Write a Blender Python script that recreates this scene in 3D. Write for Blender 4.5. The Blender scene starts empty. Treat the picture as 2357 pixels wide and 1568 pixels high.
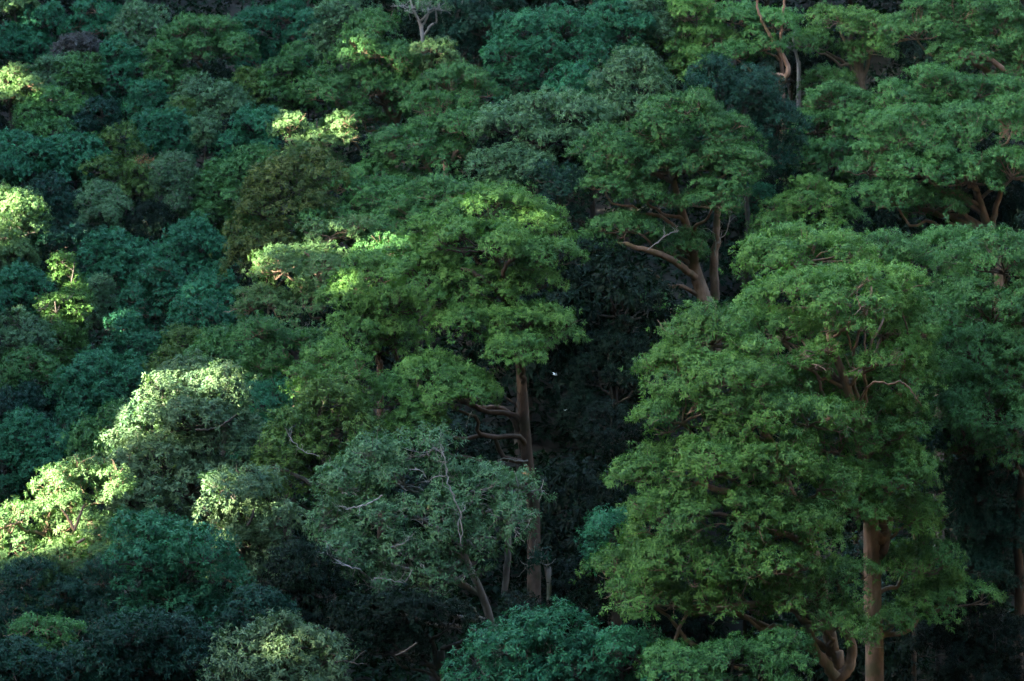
import bpy, math, random
import numpy as np

# ------------------------------------------------------------------ camera, sky, sun, exposure
SC = bpy.context.scene
PW, PH = 2356.0, 1568.0                 # the photograph's frame, in the units the tree table uses
HFOV, PITCH = math.radians(20.0), math.radians(-3.0)
FPX = PW / 2 / math.tan(HFOV / 2)
cam = bpy.data.cameras.new('camera')
cam.sensor_width = 36.0
cam.lens = 18.0 / math.tan(HFOV / 2)
cam.clip_start, cam.clip_end = 0.5, 3000.0
cam.dof.use_dof = True
cam.dof.focus_distance = 178.0
cam.dof.aperture_fstop = 0.85
cam_o = bpy.data.objects.new('camera', cam)
SC.collection.objects.link(cam_o)
cam_o.rotation_euler = (math.radians(90) + PITCH, 0, 0)
SC.camera = cam_o

SUN_EL = math.radians(17.0)
SUN_H = np.array([-0.94, -0.342]); SUN_H /= np.linalg.norm(SUN_H)   # horizontal direction towards the sun
S2 = np.array([SUN_H[0] * math.cos(SUN_EL), SUN_H[1] * math.cos(SUN_EL), math.sin(SUN_EL)])
world = bpy.data.worlds.new('World'); SC.world = world; world.use_nodes = True
wn = world.node_tree.nodes; wl = world.node_tree.links
sky = wn.new('ShaderNodeTexSky'); sky.sky_type = 'NISHITA'; sky.sun_disc = False
sky.sun_elevation = SUN_EL
sky.sun_rotation = math.atan2(SUN_H[0], SUN_H[1])
sky.air_density = 1.0; sky.dust_density = 1.7; sky.ozone_density = 1.0
wl.new(sky.outputs[0], wn['Background'].inputs[0])
wn['Background'].inputs[1].default_value = 0.06
sun = bpy.data.lights.new('sun', 'SUN'); sun.energy = 5.0; sun.angle = math.radians(0.5)
sun.color = (1.0, 0.86, 0.66)
sun_o = bpy.data.objects.new('sun', sun); SC.collection.objects.link(sun_o)
from mathutils import Vector
sun_o.rotation_euler = Vector((-S2[0], -S2[1], -S2[2])).to_track_quat('-Z', 'Y').to_euler()
SC.view_settings.view_transform = 'Standard'; SC.view_settings.look = 'None'
SC.view_settings.exposure = 5.6; SC.view_settings.gamma = 1.0
SC.render.engine = 'CYCLES'
SC.cycles.max_bounces = 4; SC.cycles.diffuse_bounces = 2; SC.cycles.glossy_bounces = 1
SC.cycles.transmission_bounces = 2; SC.cycles.transparent_max_bounces = 4; SC.cycles.volume_bounces = 0
SC.cycles.use_denoising = True; SC.cycles.denoising_prefilter = 'NONE'; SC.cycles.denoiser = 'OPENIMAGEDENOISE'
SC.cycles.caustics_reflective = False; SC.cycles.caustics_refractive = False
SC.cycles.sample_clamp_indirect = 0.05; SC.cycles.sample_clamp_direct = 0.06

# ------------------------------------------------------------------ helpers
COL = SC.collection
Z3 = np.array([0.0, 0.0, 1.0])
CP, SP = math.cos(PITCH), math.sin(PITCH)

def at(px, py, y):
    """the point at distance y in front of the camera that the photograph shows at (px, py)"""
    u = (px - PW / 2) / FPX; v = (PH / 2 - py) / FPX
    d = np.array([u, CP - v * SP, SP + v * CP])
    return d * (y / d[1])

def smax(a, b, k):
    h = np.clip(0.5 + 0.5 * (a - b) / k, 0, 1)
    return b * (1 - h) + a * h + k * h * (1 - h)

def sstep(a, b, x):
    t = np.clip((x - a) / (b - a), 0, 1)
    return t * t * (3 - 2 * t)

def valley(x, y):
    x = np.asarray(x, float); y = np.asarray(y, float)
    z = -50 + 0.45 * (y - 165)
    xr = -30 + 0.225 * (y - 170)
    z = z - 22 * sstep(-2, 30, xr - x)
    xg = 2.5 + 0.255 * (y - 165)
    z = z - 16 * np.exp(-((x - xg) / 6.5) ** 2) * sstep(300, 240, y)
    z = z + 0.9 * np.sin(x * 0.11 + y * 0.05) + 0.7 * np.sin(y * 0.13 - x * 0.07 + 1.3)
    z = smax(z, -74 + 0 * z, 12)
    z = smax(z, -3 - 0.62 * (y - 2) + 1.2 * np.maximum(0, -12 - y) - 0 * x, 10)           # the camera's hill, steepened unseen behind it to block low sky light
    z = z + 1.0 * np.maximum(0, x - 0.19 * np.maximum(y, 60) - 22)                          # unseen right slope, added to block sky light
    return z + 0.6 * np.maximum(0, y - 400)                                                 # unseen mountain added behind to narrow the open sky

QS, E1 = 115.0, np.array([-SUN_H[1], SUN_H[0]])      # unseen spur added at the left to block the sun: a line across its path
CREST_A = np.array([-520.0, -60.0]); CREST_Z = np.array([20.0, 20.0])

def ground(x, y):
    z = valley(x, y)
    q = x * SUN_H[0] + y * SUN_H[1]; a = x * E1[0] + y * E1[1]
    t = QS - q
    crest = np.interp(a, CREST_A, CREST_Z)
    spur = crest - np.where(t > 0, 1.0 * t, -0.3 * t)
    return np.maximum(z, spur)

def mesh_obj(name, verts, quads, mats, parent=None, origin=None, midx=None, tint=None, smooth=False):
    me = bpy.data.meshes.new(name)
    v = np.asarray(verts, np.float32)
    if origin is not None: v = v - np.asarray(origin, np.float32)
    q = np.asarray(quads, np.int32)
    me.vertices.add(len(v)); me.vertices.foreach_set('co', v.ravel())
    me.loops.add(q.size); me.loops.foreach_set('vertex_index', q.ravel())
    me.polygons.add(len(q))
    me.polygons.foreach_set('loop_start', np.arange(0, q.size, q.shape[1], dtype=np.int32))
    if smooth is not False:
        me.polygons.foreach_set('use_smooth', np.full(len(q), True) if smooth is True else smooth)
    else:
        me.polygons.foreach_set('use_smooth', np.full(len(q), False))
    for m in mats: me.materials.append(m)
    if midx is not None: me.polygons.foreach_set('material_index', np.asarray(midx, np.int32))
    if tint is not None:
        at_ = me.attributes.new('tint', 'FLOAT', 'FACE'); at_.data.foreach_set('value', np.asarray(tint, np.float32))
    me.update(calc_edges=True)
    o = bpy.data.objects.new(name, me); COL.objects.link(o)
    if parent is not None: o.parent = parent
    return o

def nrm(v):
    return v / np.maximum(np.linalg.norm(v, axis=-1, keepdims=True), 1e-9)

def frame_of(n):
    r = np.where(np.abs(n[..., 2:3]) < 0.9, np.array([0, 0, 1.0]), np.array([1.0, 0, 0]))
    t1 = nrm(np.cross(n, r)); return t1, np.cross(n, t1)

def tubes(P, R, sides):
    """P (M,K,3) polylines, R (M,K) radii -> verts, quads"""
    M, K, _ = P.shape
    T = np.empty_like(P); T[:, 1:-1] = P[:, 2:] - P[:, :-2]; T[:, 0] = P[:, 1] - P[:, 0]; T[:, -1] = P[:, -1] - P[:, -2]
    T = nrm(T)
    t1, t2 = frame_of(nrm(T.mean(1)))
    t1 = t1[:, None, :] - T * (t1[:, None, :] * T).sum(-1, keepdims=True); t1 = nrm(t1); t2 = np.cross(T, t1)
    ang = np.arange(sides) * 2 * math.pi / sides
    V = P[:, :, None, :] + R[:, :, None, None] * (np.cos(ang)[None, None, :, None] * t1[:, :, None, :] + np.sin(ang)[None, None, :, None] * t2[:, :, None, :])
    idx = np.arange(M * K * sides).reshape(M, K, sides)
    a = idx[:, :-1, :]; b = np.roll(idx, -1, 2)[:, :-1, :]; c = np.roll(idx, -1, 2)[:, 1:, :]; d = idx[:, 1:, :]
    return V.reshape(-1, 3), np.stack([a, b, c, d], -1).reshape(-1, 4)

def bez(p0, p1, d0, d1, K, rng, wob):
    """curved branch from p0 to p1 (arrays M,3) leaving along d0, arriving along d1"""
    L = np.linalg.norm(p1 - p0, axis=1, keepdims=True)
    c0 = p0 + d0 * L * 0.38; c1 = p1 - d1 * L * 0.33
    t = np.linspace(0, 1, K)[None, :, None]
    P = (1 - t) ** 3 * p0[:, None] + 3 * (1 - t) ** 2 * t * c0[:, None] + 3 * (1 - t) * t * t * c1[:, None] + t ** 3 * p1[:, None]
    w = rng.normal(size=(len(p0), K, 3)) * (L * wob)[:, :, None]
    w[:, 0] = 0; w[:, -1] = 0
    return P + w

def spline(pts, n):
    """Catmull-Rom through pts (k, d) -> (n, d)"""
    p = np.asarray(pts, float); p = np.vstack([2 * p[0] - p[1], p, 2 * p[-1] - p[-2]])
    k = len(p) - 3; out = []
    for s in np.linspace(0, k - 1e-6, n):
        i = int(s); t = s - i; a, b, c, d = p[i:i + 4]
        out.append(0.5 * (2 * b + (c - a) * t + (2 * a - 5 * b + 4 * c - d) * t * t + (3 * b - a - 3 * c + d) * t ** 3))
    return np.array(out)

# ------------------------------------------------------------------ materials
def leaf_mat(name, dark, light, trans, spec=0.09, rough=0.5, tr=0.16):
    m = bpy.data.materials.new(name); m.use_nodes = True
    n = m.node_tree.nodes; l = m.node_tree.links; n.clear()
    out = n.new('ShaderNodeOutputMaterial'); mix = n.new('ShaderNodeMixShader'); mix.inputs[0].default_value = tr
    pb = n.new('ShaderNodeBsdfPrincipled'); tl = n.new('ShaderNodeBsdfTranslucent')
    pb.inputs['Roughness'].default_value = rough; pb.inputs['Specular IOR Level'].default_value = spec
    a = n.new('ShaderNodeAttribute'); a.attribute_name = 'tint'
    oi = n.new('ShaderNodeObjectInfo')
    nz = n.new('ShaderNodeTexNoise'); nz.inputs['Scale'].default_value = 0.45; nz.inputs['Detail'].default_value = 1.0
    tc = n.new('ShaderNodeTexCoord'); l.new(tc.outputs['Object'], nz.inputs['Vector'])
    ad = n.new('ShaderNodeMath'); ad.operation = 'MULTIPLY_ADD'; ad.inputs[1].default_value = 0.55
    l.new(a.outputs['Fac'], ad.inputs[0])
    m2 = n.new('ShaderNodeMath'); m2.operation = 'MULTIPLY'; m2.inputs[1].default_value = 0.45; l.new(nz.outputs['Fac'], m2.inputs[0])
    l.new(m2.outputs[0], ad.inputs[2])
    cr = n.new('ShaderNodeValToRGB'); e = cr.color_ramp.elements
    e[0].position = 0.1; e[0].color = (*dark, 1); e[1].position = 0.9; e[1].color = (*light, 1)
    x = e.new(0.985); x.color = (light[0] * 1.9, light[1] * 1.25, light[2] * 0.6, 1)
    l.new(ad.outputs[0], cr.inputs[0])
    hsv = n.new('ShaderNodeHueSaturation')
    mr = n.new('ShaderNodeMapRange'); mr.inputs[3].default_value = 0.85; mr.inputs[4].default_value = 1.15
    l.new(oi.outputs['Random'], mr.inputs[0]); l.new(mr.outputs[0], hsv.inputs['Value'])
    l.new(cr.outputs[0], hsv.inputs['Color'])
    l.new(hsv.outputs[0], pb.inputs['Base Color'])
    mm = n.new('ShaderNodeMix'); mm.data_type = 'RGBA'; mm.blend_type = 'MULTIPLY'; mm.inputs[0].default_value = 1.0
    l.new(hsv.outputs[0], mm.inputs[6]); mm.inputs[7].default_value = (*trans, 1)
    l.new(mm.outputs[2], tl.inputs['Color'])
    l.new(pb.outputs[0], mix.inputs[1]); l.new(tl.outputs[0], mix.inputs[2]); l.new(mix.outputs[0], out.inputs[0])
    return m

def bark_mat(name, c0, c1, c2, scale=1.3):
    m = bpy.data.materials.new(name); m.use_nodes = True
    n = m.node_tree.nodes; l = m.node_tree.links; pb = n['Principled BSDF']
    tc = n.new('ShaderNodeTexCoord'); mp = n.new('ShaderNodeMapping'); mp.inputs['Scale'].default_value = (1, 1, 0.35)
    l.new(tc.outputs['Object'], mp.inputs[0])
    nz = n.new('ShaderNodeTexNoise'); nz.inputs['Scale'].default_value = scale; nz.inputs['Detail'].default_value = 6; nz.inputs['Roughness'].default_value = 0.65
    l.new(mp.outputs[0], nz.inputs['Vector'])
    cr = n.new('ShaderNodeValToRGB'); e = cr.color_ramp.elements
    e[0].position = 0.32; e[0].color = (*c0, 1); e[1].position = 0.68; e[1].color = (*c2, 1); x = e.new(0.5); x.color = (*c1, 1)
    l.new(nz.outputs['Fac'], cr.inputs[0]); 
    n3 = n.new('ShaderNodeTexNoise'); n3.inputs['Scale'].default_value = 0.7; n3.inputs['Detail'].default_value = 5; l.new(tc.outputs['Object'], n3.inputs['Vector'])
    r3 = n.new('ShaderNodeMapRange'); r3.inputs[1].default_value = 0.50; r3.inputs[2].default_value = 0.64; r3.inputs[4].default_value = 0.75; l.new(n3.outputs['Fac'], r3.inputs[0])
    m3 = n.new('ShaderNodeMix'); m3.data_type = 'RGBA'; l.new(r3.outputs[0], m3.inputs[0]); l.new(cr.outputs[0], m3.inputs[6])
    m3.inputs[7].default_value = (c0[0] * 0.75, c0[1] * 1.15, c0[2] * 0.75, 1); l.new(m3.outputs[2], pb.inputs['Base Color'])
    pb.inputs['Roughness'].default_value = 0.85; pb.inputs['Specular IOR Level'].default_value = 0.2
    bp = n.new('ShaderNodeBump'); bp.inputs['Strength'].default_value = 0.5; bp.inputs['Distance'].default_value = 0.08
    n2 = n.new('ShaderNodeTexNoise'); n2.inputs['Scale'].default_value = 6; n2.inputs['Detail'].default_value = 4; l.new(mp.outputs[0], n2.inputs['Vector'])
    l.new(n2.outputs['Fac'], bp.inputs['Height']); l.new(bp.outputs[0], pb.inputs['Normal'])
    return m

TR = (1.0, 1.35, 0.5)
M = dict(
    fresh=leaf_mat('fresh_green_leaf', (0.013, 0.062, 0.020), (0.115, 0.235, 0.048), TR),
    green=leaf_mat('green_leaf', (0.012, 0.056, 0.021), (0.070, 0.180, 0.048), TR),
    teal=leaf_mat('teal_leaf', (0.007, 0.056, 0.030), (0.034, 0.152, 0.070), TR),
    grey=leaf_mat('grey_green_leaf', (0.020, 0.062, 0.032), (0.085, 0.168, 0.074), TR),
    dark=leaf_mat('dark_leaf', (0.002, 0.017, 0.010), (0.007, 0.043, 0.026), TR),  # colour lowered so dim crowns carry part of their shade
    olive=leaf_mat('olive_leaf', (0.018, 0.056, 0.014), (0.078, 0.135, 0.030), TR),
    brown=leaf_mat('brown_olive_leaf', (0.012, 0.048, 0.015), (0.092, 0.108, 0.026), TR),
    purple=leaf_mat('purple_grey_leaf', (0.050, 0.052, 0.052), (0.095, 0.092, 0.090), TR),
    cream=leaf_mat('pale_tip_leaf', (0.070, 0.100, 0.030), (0.190, 0.190, 0.075), TR),
    vine=leaf_mat('vine_leaf', (0.028, 0.082, 0.016), (0.068, 0.150, 0.036), TR),
    pale=leaf_mat('sun_paled_leaf', (0.024, 0.070, 0.024), (0.098, 0.170, 0.062), TR),  # leaf lightened to paint the sun's cream wash onto lit trees
    silver=leaf_mat('silver_green_leaf', (0.022, 0.066, 0.036), (0.105, 0.162, 0.074), TR),  # own tone of the silvery tree; elsewhere paints in sunlit pallor
    gloom=leaf_mat('painted_shade_leaf', (0.0010, 0.0055, 0.0028), (0.0034, 0.0135, 0.0066), TR, spec=0.05),  # shade of the hollows painted into an almost black leaf colour
    shade=leaf_mat('undergrowth_leaf', (0.003, 0.012, 0.006), (0.008, 0.024, 0.011), TR, spec=0.03),  # undergrowth colour darkened to paint shade into the gaps
    rust=leaf_mat('rust_leaf', (0.100, 0.045, 0.020), (0.170, 0.090, 0.030), TR),
)
B = dict(
    red=bark_mat('reddish_bark', (0.085, 0.050, 0.036), (0.165, 0.098, 0.068), (0.25, 0.16, 0.115)),
    tan=bark_mat('tan_bark', (0.080, 0.052, 0.036), (0.160, 0.106, 0.073), (0.25, 0.175, 0.125)),
    pale=bark_mat('pale_bark', (0.12, 0.10, 0.085), (0.22, 0.19, 0.165), (0.33, 0.30, 0.26)),
    grey=bark_mat('grey_bark', (0.02, 0.017, 0.014), (0.045, 0.038, 0.031), (0.085, 0.075, 0.063)),
    brown=bark_mat('brown_bark', (0.026, 0.018, 0.013), (0.055, 0.038, 0.028), (0.100, 0.072, 0.054)),
    dead=bark_mat('bleached_bark', (0.14, 0.12, 0.11), (0.24, 0.215, 0.20), (0.34, 0.31, 0.29)),
)
soil = bpy.data.materials.new('forest_soil'); soil.use_nodes = True
_n = soil.node_tree.nodes; _l = soil.node_tree.links
_z = _n.new('ShaderNodeTexNoise'); _z.inputs['Scale'].default_value = 0.4; _z.inputs['Detail'].default_value = 8
_c = _n.new('ShaderNodeValToRGB'); _c.color_ramp.elements[0].color = (0.007, 0.006, 0.004, 1); _c.color_ramp.elements[1].color = (0.020, 0.018, 0.010, 1)
_t = _n.new('ShaderNodeTexCoord'); _l.new(_t.outputs['Object'], _z.inputs['Vector']); _l.new(_z.outputs['Fac'], _c.inputs[0])
_l.new(_c.outputs[0], _n['Principled BSDF'].inputs['Base Color']); _n['Principled BSDF'].inputs['Roughness'].default_value = 1.0

# ------------------------------------------------------------------ tree builder
# style: pad radius (m), pad flatness, clump spacing, leaves per clump, leaf length, leaf width, droop, pad overlap
STY = dict(
    umb=dict(pr=1.16, fl=0.42, sp=0.33, m=22, L=0.20, W=0.056, dr=0.42, ov=1.08, up=0.95, stray=0.14),
    caul=dict(pr=0.95, fl=0.85, sp=0.42, m=21, L=0.235, W=0.078, dr=0.25, ov=0.95),
    euc=dict(pr=1.00, fl=0.75, sp=0.36, m=13, L=0.27, W=0.075, dr=0.20, ov=0.95),
    fine=dict(pr=0.80, fl=0.60, sp=0.30, m=11, L=0.22, W=0.065, dr=0.30, ov=1.1),
)
GOLD = math.pi * (3 - math.sqrt(5))

def fib(n, zmin, rng):
    k = np.arange(n) + 0.5
    z = 1 - (1 - zmin) * k / n
    ph = k * GOLD + rng.uniform(0, 6.28)
    r = np.sqrt(np.maximum(0, 1 - z * z))
    return np.stack([r * np.cos(ph), r * np.sin(ph), z], 1)

def leaves_at(C, N, st, rng, scale=1.0):
    m = st['m']; n = len(C)
    cn = np.repeat(N, m, 0); cc = np.repeat(C, m, 0); k = n * m
    t1, t2 = frame_of(cn)
    th = rng.uniform(0.6, 1.8, k)[:, None]; ph = rng.uniform(0, 6.283, k)[:, None]
    d = np.cos(th) * cn + np.sin(th) * (np.cos(ph) * t1 + np.sin(ph) * t2)
    d[:, 2] -= st['dr'] * rng.uniform(0.5, 1.5, k)
    d = nrm(d)
    L = (st['L'] * scale * rng.uniform(0.55, 1.4, k))[:, None]; W = (st['W'] * scale * rng.uniform(0.8, 1.2, k))[:, None]
    b = cc + d * 0.04 + rng.normal(size=(k, 3)) * st['sp'] * 0.16
    ref = cn * 0.9 + Z3 * 0.35 + rng.normal(size=(k, 3)) * 0.26
    s = nrm(np.cross(d, ref))
    mid = b + d * L * 0.45
    tip = b + d * L; tip[:, 2] -= L[:, 0] * 0.14
    V = np.stack([b, mid - s * W * 0.5, tip, mid + s * W * 0.5], 1).reshape(-1, 3)
    Q = np.arange(4 * k).reshape(-1, 4)
    tint = np.clip(np.repeat(rng.normal(0.5, 0.17, n), m) + rng.normal(0, 0.13, k), 0, 1)
    return V, Q, tint

def pads_on(lobes, st, rng, zmin=-0.30):
    """lobes: list of (centre(3), radii(3)). -> pad centres, normals, radii, lobe index"""
    PC, PN, PR, PL = [], [], [], []
    for li, (c, r) in enumerate(lobes):
        pr = min(st['pr'], 0.62 * min(r[0], 1.5 * r[2]))
        ar = 4 * math.pi * (((r[0] * r[1]) ** 1.6 + (r[0] * r[2]) ** 1.6 + (r[1] * r[2]) ** 1.6) / 3) ** (1 / 1.6) * (1 - zmin) / 2
        n = max(3, int(ar / (math.pi * pr * pr) * st['ov']))
        u = fib(n, zmin, rng); u = nrm(u + rng.normal(size=u.shape) * 0.16)
        jr = rng.uniform(0.58, 1.12, n)[:, None]
        p = c + u * r * jr
        nn = nrm(nrm(u / r) * 0.75 + Z3 * st.get('up', 0.55))
        keep = np.ones(n, bool)
        for lj, (c2, r2) in enumerate(lobes):
            if lj != li: keep &= (((p - c2) / (r2 * 0.80)) ** 2).sum(1) > 1
        p = p - nn * pr * 0.25
        PC.append(p[keep]); PN.append(nn[keep]); PR.append(pr * rng.uniform(0.72, 1.25, keep.sum())); PL.append(np.full(keep.sum(), li))
    return np.vstack(PC), np.vstack(PN), np.concatenate(PR), np.concatenate(PL)

def clumps_on(PC, PN, PR, st, rng, dens=1.0):
    """leaf clumps on the domes of the pads"""
    C, N, I = [], [], []
    for i in range(len(PC)):
        pr = PR[i]; n = max(5, int(2 * math.pi * pr * pr * 0.85 / st['sp'] ** 2 * dens * (0.6 if PN[i][1] > 0.5 else 1.0)))
        u = fib(n, -0.12, rng)
        t1, t2 = frame_of(PN[i])
        ax = rng.uniform(0.85, 1.2)
        phi = np.arctan2(u[:, 1], u[:, 0]); f_ = rng.uniform(0, 6.28, 3)
        rag = 1 + 0.20 * np.cos(2 * phi + f_[0]) + 0.17 * np.cos(3 * phi + f_[1]) + 0.13 * np.cos(5 * phi + f_[2])
        g = (u[:, :1] * t1 * ax + u[:, 1:2] * t2 / ax) * rag[:, None] + u[:, 2:3] * PN[i] * st['fl']
        p = PC[i] + g * pr * rng.uniform(0.72, 1.14, n)[:, None] + rng.normal(size=(n, 3)) * 0.12
        nn = nrm(u[:, :1] * t1 + u[:, 1:2] * t2 + u[:, 2:3] * PN[i] * 1.3 + Z3 * 0.25)
        m = max(2, int(n * st.get('stray', 0.3))); w = rng.normal(size=(m, 3)) * np.array([0.68, 0.68, 0.40]); w[:, 2] -= 0.02
        g2 = w[:, :1] * t1 + w[:, 1:2] * t2 + w[:, 2:3] * PN[i]
        C.append(np.vstack([p, PC[i] + g2 * pr])); N.append(np.vstack([nn, nrm(g2 + PN[i] * 0.5)])); I.append(np.full(n + m, i))
    return np.vstack(C), np.vstack(N), np.concatenate(I)

def branches(hub, PC, PN, PR, PL, hubs, rng, r0):
    """thin wood inside the crown: hub -> pads -> a few twigs under each pad"""
    base = PC - PN * PR[:, None] * 0.55
    p0, p1, d0, ra, rb = [], [], [], [], []
    for li in range(len(hubs)):
        ids = np.where(PL == li)[0]
        if len(ids) == 0: continue
        h = hubs[li]; dist = np.linalg.norm(base[ids] - h, axis=1); order = ids[np.argsort(dist)]
        nodes = [h]; depth = [0]
        for i in order:
            nd = np.array(nodes)
            cost = np.linalg.norm(nd - base[i], axis=1) + 0.75 * np.linalg.norm(nd - h, axis=1) + 0.6 * np.maximum(0, nd[:, 2] - base[i][2])
            j = int(np.argmin(cost)); p0.append(nd[j]); p1.append(base[i]); nodes.append(base[i]); depth.append(depth[j] + 1)
            f = 0.75 ** depth[j]; ra.append(max(0.026, r0 * f)); rb.append(max(0.022, r0 * f * 0.6))
            dd = base[i] - nd[j]; d0.append(dd)
    return np.array(p0), np.array(p1), nrm(np.array(d0)), np.array(ra), np.array(rb), base

def build_crown(lobes, hubs, st, leaf, bark, rng, parent, origin, scale, wood=1.0, dens=1.0, zmin=-0.30, bare=0.0):
    PC, PN, PR, PL = pads_on(lobes, st, rng, zmin)
    C, N, I = clumps_on(PC, PN, PR, st, rng, dens / scale ** 1.7)
    V, Q, T = leaves_at(C, N, st, rng, scale)
    T = np.clip(T + np.repeat(rng.normal(0, 0.13, len(PC))[I], st['m']), 0, 1)
    mats = [leaf, bark]; mi = np.zeros(len(Q), np.int32)
    Vs, Qs, Ts, Ms, Sm = [V], [Q], [T], [mi], [np.zeros(len(Q), bool)]
    off = len(V)
    def add(v, q):
        nonlocal off
        Vs.append(v); Qs.append(q + off); Ts.append(np.full(len(q), .5)); Ms.append(np.ones(len(q), np.int32)); Sm.append(np.ones(len(q), bool)); off += len(v)
    size = max(r[0] for c, r in lobes)
    p0, p1, d0, ra, rb, base = branches(None, PC, PN, PR, PL, hubs, rng, 0.03 + 0.013 * size)
    up = np.tile(Z3, (len(p0), 1))
    P = bez(p0, p1, nrm(d0 * 1.0 + 0.25 * up), nrm(d0 + up * 0.7), 6, rng, 0.035)
    t = np.linspace(0, 1, 6)[None]
    add(*tubes(P, (ra[:, None] * (1 - t) + rb[:, None] * t) * wood, 5))
    # twigs
    nt = 6
    pick = []
    for i in range(len(PC)):
        ids = np.where(I == i)[0]
        pick.append(rng.choice(ids, size=min(nt, len(ids)), replace=False))
    pi = np.concatenate(pick); bi = I[pi]
    a = base[bi]; b = C[pi] - N[pi] * 0.05; dv = nrm(b - a)
    P = bez(a, b, nrm(dv + Z3 * 0.2), nrm(dv + Z3 * 0.3), 4, rng, 0.05)
    t = np.linspace(0, 1, 4)[None]
    add(*tubes(P, np.tile(0.024 * (1 - t) + 0.014 * t, (len(P), 1)) * wood, 3))
    # bare branches that show in front of the pads
    fr = np.where(PN[:, 1] < 0.05)[0]
    nb = min(len(fr), int(bare * len(lobes)))
    if nb:
        k = rng.choice(fr, nb, replace=False)
        s0 = np.array([hubs[PL[q]] for q in k]); e0 = PC[k] + np.stack([rng.normal(size=nb) * 0.5, -PR[k] * rng.uniform(0.35, 0.8, nb), PR[k] * rng.uniform(-0.65, -0.05, nb)], 1)
        s0 = s0 + (e0 - s0) * 0.35; dv = nrm(e0 - s0)
        P = bez(s0, e0, nrm(dv + rng.normal(size=dv.shape) * 0.35), nrm(dv + Z3 * 0.5 + rng.normal(size=dv.shape) * 0.3), 9, rng, 0.022)
        t = np.linspace(0, 1, 9)[None]
        add(*tubes(P, np.tile(0.050 * (1 - t) + 0.018 * t, (nb, 1)) * wood, 5))
        m = np.repeat(np.arange(nb), 3); q = rng.integers(3, 8, len(m)); s1 = P[m, q]; d1 = nrm(dv[m] + rng.normal(size=(len(m), 3)) * 0.7 + Z3 * 0.3)
        P2 = bez(s1, s1 + d1 * rng.uniform(0.5, 1.3, (len(m), 1)), nrm(dv[m] + 0 * d1), nrm(d1 + Z3 * 0.4), 6, rng, 0.04)
        t = np.linspace(0, 1, 6)[None]
        add(*tubes(P2, np.tile(0.028 * (1 - t) + 0.013 * t, (len(m), 1)) * wood, 4))
    return mesh_obj('crown', np.vstack(Vs), np.vstack(Qs), mats, parent, origin, np.concatenate(Ms), np.concatenate(Ts), np.concatenate(Sm))

def pole(name, pts, radii, bark, parent, origin, n=None, sides=9, wob=0.0, twig=0):
    """a trunk or limb through 3D points with radii"""
    pr = np.hstack([np.asarray(pts, float), np.asarray(radii, float)[:, None]])
    s = spline(pr, n or max(6, 5 * len(pr)))
    if wob:
        r_ = np.random.default_rng(int(abs(s[0, 0] * 977 + s[-1, 1] * 131)) % 99991)
        st_ = np.linalg.norm(np.diff(s[:, :3], axis=0), axis=1).mean()
        s[1:-1, :3] += r_.normal(size=(len(s) - 2, 3)) * st_ * wob
    s[:, 3] = np.maximum(s[:, 3], 0.012)
    V, Q = tubes(s[None, :, :3], s[None, :, 3], sides)
    if twig:                                       # crooked side twigs along a bare branch
        r_ = np.random.default_rng(int(abs(s[0, 0] * 631 + s[-1, 2] * 257)) % 99991)
        k = r_.integers(max(1, len(s) // 4), len(s), twig); p0 = s[k, :3]
        ax = nrm(s[-1, :3] - s[0, :3]); ln = np.linalg.norm(s[-1, :3] - s[0, :3]) * r_.uniform(0.2, 0.5, twig)
        d = nrm(ax * 0.6 + r_.normal(size=(twig, 3)) * 0.7 + Z3 * 0.25)
        P = bez(p0, p0 + d * ln[:, None], ax + 0 * d, nrm(d + r_.normal(size=(twig, 3)) * 0.5), 7, r_, 0.05)
        v2, q2 = tubes(P, np.maximum(0.012, s[k, 3] * 0.5)[:, None] * np.linspace(1, 0.4, 7)[None], 4)
        Q = np.vstack([Q, q2 + len(V)]); V = np.vstack([V, v2])
    return mesh_obj(name, V, Q, [bark], parent, origin, smooth=True)

DEPTH = {}
def tree_depth(px, py, H):
    ys = np.arange(120.0, 520.0, 0.5)
    d = at(px, py, 1.0)
    g = valley(d[0] * ys, ys) + H
    hit = np.where(d[2] * ys <= g)[0]
    return ys[hit[0]] if len(hit) else 450.0

def thing(name, label, cat, loc, group=None):
    o = bpy.data.objects.new(name, None); COL.objects.link(o)
    o.location = [float(v) for v in loc]; o['label'] = label; o['category'] = cat
    o.empty_display_size = 1.0
    if group: o['group'] = group
    return o

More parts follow.
